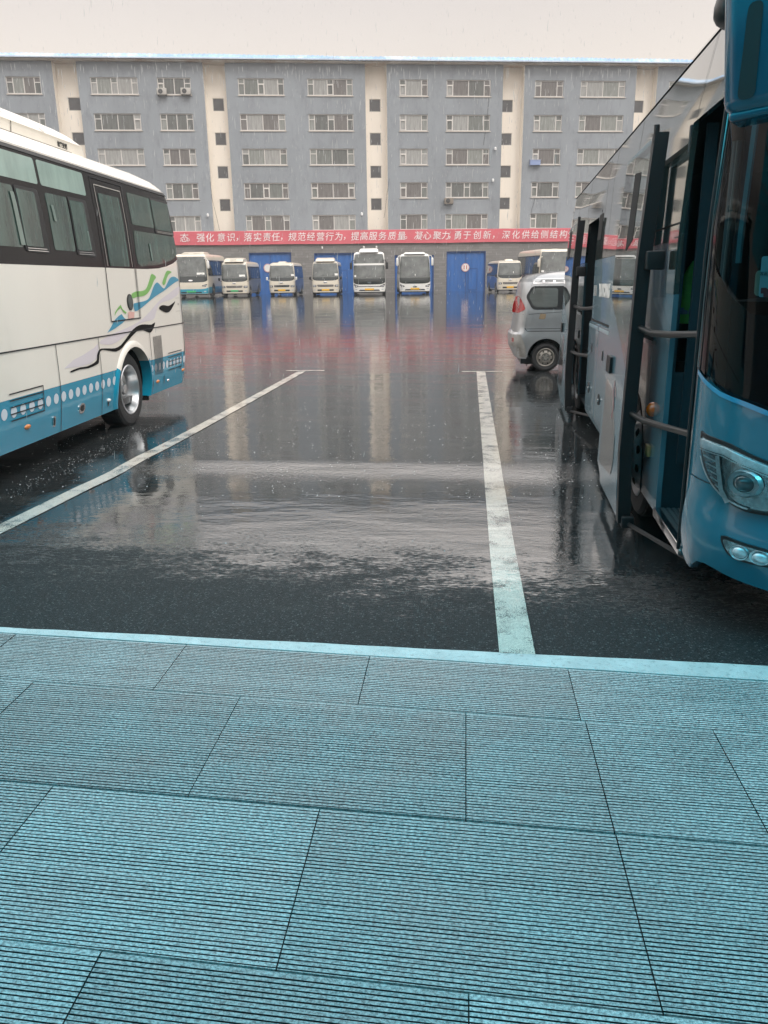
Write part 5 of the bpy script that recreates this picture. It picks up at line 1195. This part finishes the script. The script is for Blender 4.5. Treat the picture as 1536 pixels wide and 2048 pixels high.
mb.add(V, [(4*i+j, 4*i+4+j, 4*i+5+j, 4*i+1+j) for i in range(24) for j in range(3)]); mb.build('dashboard', M_in, rb)
mb = MB(); n = 20
V = [(1.75+.23*math.cos(2*math.pi*q/n), -1.05+.16*math.sin(2*math.pi*q/n), 1.62+.15*math.sin(2*math.pi*q/n)) for q in range(n)]; mb.tube(V+[V[0]], .016, 8); mb.tube([(1.75, -1.05, 1.62), (1.75, -1.2, 1.3)], .03, 8); mb.build('steering_wheel', M_rubber, rb)
for y in (-.35, .6, 1.5): MB().box(1.5, 2.2, y+.45, y+.6, .9, 2.0, bev=.05).box(1.5, 2.2, y, y+.5, .95, 1.12, bev=.04).build('seat', M_in2, rb)
# interior
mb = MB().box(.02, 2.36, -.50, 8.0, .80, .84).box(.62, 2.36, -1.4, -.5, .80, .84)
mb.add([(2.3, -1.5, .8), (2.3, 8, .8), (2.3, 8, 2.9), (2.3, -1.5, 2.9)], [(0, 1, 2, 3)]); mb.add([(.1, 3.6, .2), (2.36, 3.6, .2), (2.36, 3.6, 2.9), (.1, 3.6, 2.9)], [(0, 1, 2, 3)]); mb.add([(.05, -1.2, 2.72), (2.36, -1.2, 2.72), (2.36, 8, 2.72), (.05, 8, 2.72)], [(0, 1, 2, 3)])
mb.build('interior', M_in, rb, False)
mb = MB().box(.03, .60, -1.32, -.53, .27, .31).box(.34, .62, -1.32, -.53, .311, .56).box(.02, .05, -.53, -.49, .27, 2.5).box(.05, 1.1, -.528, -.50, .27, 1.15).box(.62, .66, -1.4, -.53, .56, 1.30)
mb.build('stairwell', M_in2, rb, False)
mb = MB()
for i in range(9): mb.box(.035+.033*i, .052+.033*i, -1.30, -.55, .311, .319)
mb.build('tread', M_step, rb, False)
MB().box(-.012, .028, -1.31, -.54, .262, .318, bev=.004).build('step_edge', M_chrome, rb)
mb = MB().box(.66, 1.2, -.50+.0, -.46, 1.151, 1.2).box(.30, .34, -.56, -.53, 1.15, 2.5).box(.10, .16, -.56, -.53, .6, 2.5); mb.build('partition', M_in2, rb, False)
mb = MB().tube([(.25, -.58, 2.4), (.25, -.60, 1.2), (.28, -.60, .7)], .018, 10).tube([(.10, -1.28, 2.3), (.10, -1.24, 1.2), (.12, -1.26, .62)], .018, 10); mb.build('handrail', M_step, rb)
# lime vest hanging by the driver's partition
c = wl(1385, 583, 5.15); mb = MB(); V = []
prof = [(.13, -.20), (.135, -.10), (.125, .0), (.11, .08), (.07, .15), (.025, .19)]
vest = empty('safety_vest', c); vest.parent = None; vest.matrix_world = rb.matrix_world @ Matrix.Translation(c)
tag(vest, 'lime yellow safety vest hanging inside the front doorway of the blue coach', 'vest')
for r_, z in prof:
    for q in range(20):
        a = 2*math.pi*q/20; w_ = 1+.10*math.sin(a*5+z*9); V.append((r_*.62*w_*math.cos(a), r_*.40*w_*math.sin(a), z))
mb.add(V, [(i*20+k_, i*20+(k_+1) % 20, (i+1)*20+(k_+1) % 20, (i+1)*20+k_) for i in range(5) for k_ in range(20)] + [tuple(range(100, 120))]); vb = mb.build('cloth', M_vest, vest, ang=60)
mb = MB().lathe([(.086, -.10), (.087, -.14)], 'z', (0, 0, 0), 20); V = [tuple((v[0], v[1]*.66, v[2])) for v in mb.v]; mb.v = V; mb.build('reflective_band', M_ac, vest)

# door leaves slid back outside the body
def leaf_map(y, h, o=0.0): return S(y, h, o + .150 + .05*(2.4-h)/2.3)
M_lfg = glassmat('leaf_glass', (.30, .38, .36), .01, ior=1.55)
def door_leaf(y0, y1, h1, slot):
    gb = 1.555; gpoly = [(y0+.06, 1.14), (y1-.045, gb), (y1-.05, h1-.035), (y0+.06, h1-.035)]
    lf = panel('door_leaf', rpoly([(y0, .13), (y1-.0, .13), (y1, .30), (y1-.02, h1), (y0, h1)], .05), leaf_map, M_rs, rb, .0, .045, holes=[gpoly], step=(.12, .1))
    lf['label'] = 'open plug door leaf slid back along the side'
    # inner face
    panel('inner_skin', rpoly([(y0, .13), (y1, .13), (y1, h1), (y0, h1)], .05), leaf_map, M_in, lf, -.046, .0, holes=[gpoly], step=(.2, .2))
    panel('glass', rpoly([(y0+.05, 1.13), (y1-.035, gb), (y1-.04, h1-.025), (y0+.05, h1-.025)], .015), leaf_map, M_lfg, lf, .004, .0, step=(.12, .08))
    panel('window_slot', rpoly(slot, .02), leaf_map, M_hole, lf, .0065, .002, step=(.1, .1))
    panel('lower_pane', rpoly([(y1-.14, .98), (y1-.52, .94), (y1-.83, .66), (y1-.86, .47), (y1-.78, .36), (y1-.14, .32)], .03), leaf_map, pm('painted_reflection', (.10, .105, .10), .12, coat=.8, var=.3, vs_=3), lf, .0035, .003, step=(.1, .1))  # dark glossy patch that paints a reflection onto the lower leaf
    mb = MB(); 
    for a, o0, o1 in ((y0-.075, -.07, .010), ):
        V = []
        for h in [.125, .6, 1.2, 1.8, h1+.01]: V += [leaf_map(a, h, o0), leaf_map(a, h, o1), leaf_map(a+.085, h, o1+.0), leaf_map(a+.085, h, o0)]
        mb.add(V, [(4*i+j, 4*i+(j+1) % 4, 4*i+4+(j+1) % 4, 4*i+4+j) for i in range(4) for j in range(4)] + [(0, 1, 2, 3), (16, 17, 18, 19)])
    mb.build('rubber_edge', M_rubber, lf, False)
    mb = MB(); p0 = leaf_map(y0-.09, 1.80, -.05); mb.box(p0[0]-.02, p0[0]+.09, p0[1]-.05, p0[1]+.06, p0[2]-.06, p0[2]+.05, bev=.01)
    mb.build('latch', M_rubber, lf); mb = MB()
    p0 = leaf_map(y0-.05, .16, -.03); mb.box(p0[0]-.02, p0[0]+.06, p0[1]-.06, p0[1]+.05, p0[2]-.06, p0[2]+.02, bev=.01)
    mb.build('latch', M_rubber, lf); mb = MB()
    p0 = leaf_map(y0-.06, h1, .0); mb.tube([(p0[0], p0[1], p0[2]-.05), (p0[0], p0[1], p0[2]+.05)], .016, 8); mb.build('latch', M_rubber, lf)
    panel('door_handle', rrect(y1-.40, y1-.20, 1.03, 1.15, .01), leaf_map, M_rubber, lf, .022, .02); 
    mb = MB(); ribbon(mb, [(y1-.62, 1.0), (y1-.58, .93), (y1-.66, .82), (y1-.60, .74)], leaf_map, .035, .004); ribbon(mb, [(y1-.66, .97), (y1-.70, .90)], leaf_map, .02, .004); mb.build('worn_decal', pm('faded_red_decal', (.36, .20, .21), .5, var=.5, vs_=20), lf, False)
    # swing arms into the doorway
    for h in (1.40, .865):
        a = Vector(leaf_map(y0-.03, h, -.03)); e_ = Vector(S(y0-1.10, h+.02, -.12)); mid_ = Vector(((a.x*.55+.0), a.y-.16, h-.03)); m2 = Vector((a.x*.25+.02, a.y-.38, h-.025))
        MB().tube([a, a*.6+mid_*.4+Vector((0, -.02, 0)), mid_, m2, e_], .020, 12).build('swing_arm', M_black, rb)
    a = Vector(leaf_map(y0+.02, .12, -.03)); e_ = Vector(S(y0-1.0, .20, -.05)); MB().tube([a, e_], .014, 8).build('guide_rod', M_rubber, rb)
door_leaf(-.20, .90, 2.50, [(.10, 2.34), (.36, 2.36), (.33, 1.87), (.07, 1.93)])
door_leaf(4.70, 6.05, 2.36, [(5.45, 2.30), (5.8, 2.30), (5.78, 1.95), (5.43, 1.98)])
# inside of the middle doorway
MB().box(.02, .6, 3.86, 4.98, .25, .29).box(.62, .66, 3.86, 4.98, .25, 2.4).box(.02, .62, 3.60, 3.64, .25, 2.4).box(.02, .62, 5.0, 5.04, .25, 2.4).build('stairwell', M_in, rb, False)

# rear view mirror hung ahead of the corner
def wbox(name, px, py, depth, sx, sy, sz, bev, mat, tilt=0.0, rz=0.0):
    c = wl(px, py, depth); mb = MB().box(-sx/2, sx/2, -sy/2, sy/2, -sz/2, sz/2, bev=bev)
    o = mb.build(name, mat, rb, True, 60); o.matrix_local = Matrix.Translation(c) @ Matrix.Rotation(rz, 4, 'Z') @ Matrix.Rotation(tilt, 4, 'Y'); return o
M_mir = pm('teal_mirror_housing', (.004, .095, .15), .25, coat=.8, var=.05)
mr = wbox('mirror', 1574, -42, 2.62, .36, .20, .80, .05, M_mir, R(-5), R(-26))
mb = MB(); pts = rpoly([(-.128, -.36), (-.072, -.36), (-.050, -.07), (-.096, -.07)], .026)
mb.add([(x, -.1035, z) for x, z in pts], [tuple(range(len(pts)))]); mb.build('arm_slot', pm('dark_brown_slot', (.028, .018, .017), .5), mr, False)
MB().box(-.16, .16, -.08, .08, -.415, -.385, bev=.012).build('lower_lip', M_mir, mr)
wbox('mirror_arm', 1484, -24, 3.35, .17, .16, .32, .07, M_black, R(14))
p1 = wl(1460, -60, 3.4); p2 = wl(1545, -120, 2.7); MB().tube([p1+Vector((.2, .3, .1)), p1, p2], .04, 10).build('mirror_arm', M_black, rb)

# ---- rain haze over the yard ------------------------------------------------------------------
M_haze = bpy.data.materials.new('rain_haze'); M_haze.use_nodes = True; t = M_haze.node_tree; t.nodes.clear()
o_ = N(t, 'ShaderNodeOutputMaterial'); vol = N(t, 'ShaderNodeVolumePrincipled'); vol.inputs['Color'].default_value = (.93, .93, .93, 1); vol.inputs['Density'].default_value = .0010; vol.inputs['Anisotropy'].default_value = .3
t.links.new(vol.outputs[0], o_.inputs['Volume'])
hz = MB().box(-303, 303, -6, 423, -1.3, 24).build('haze', M_haze, None, False); tag(hz, 'thin grey rain haze over the yard', 'haze', kind='stuff')
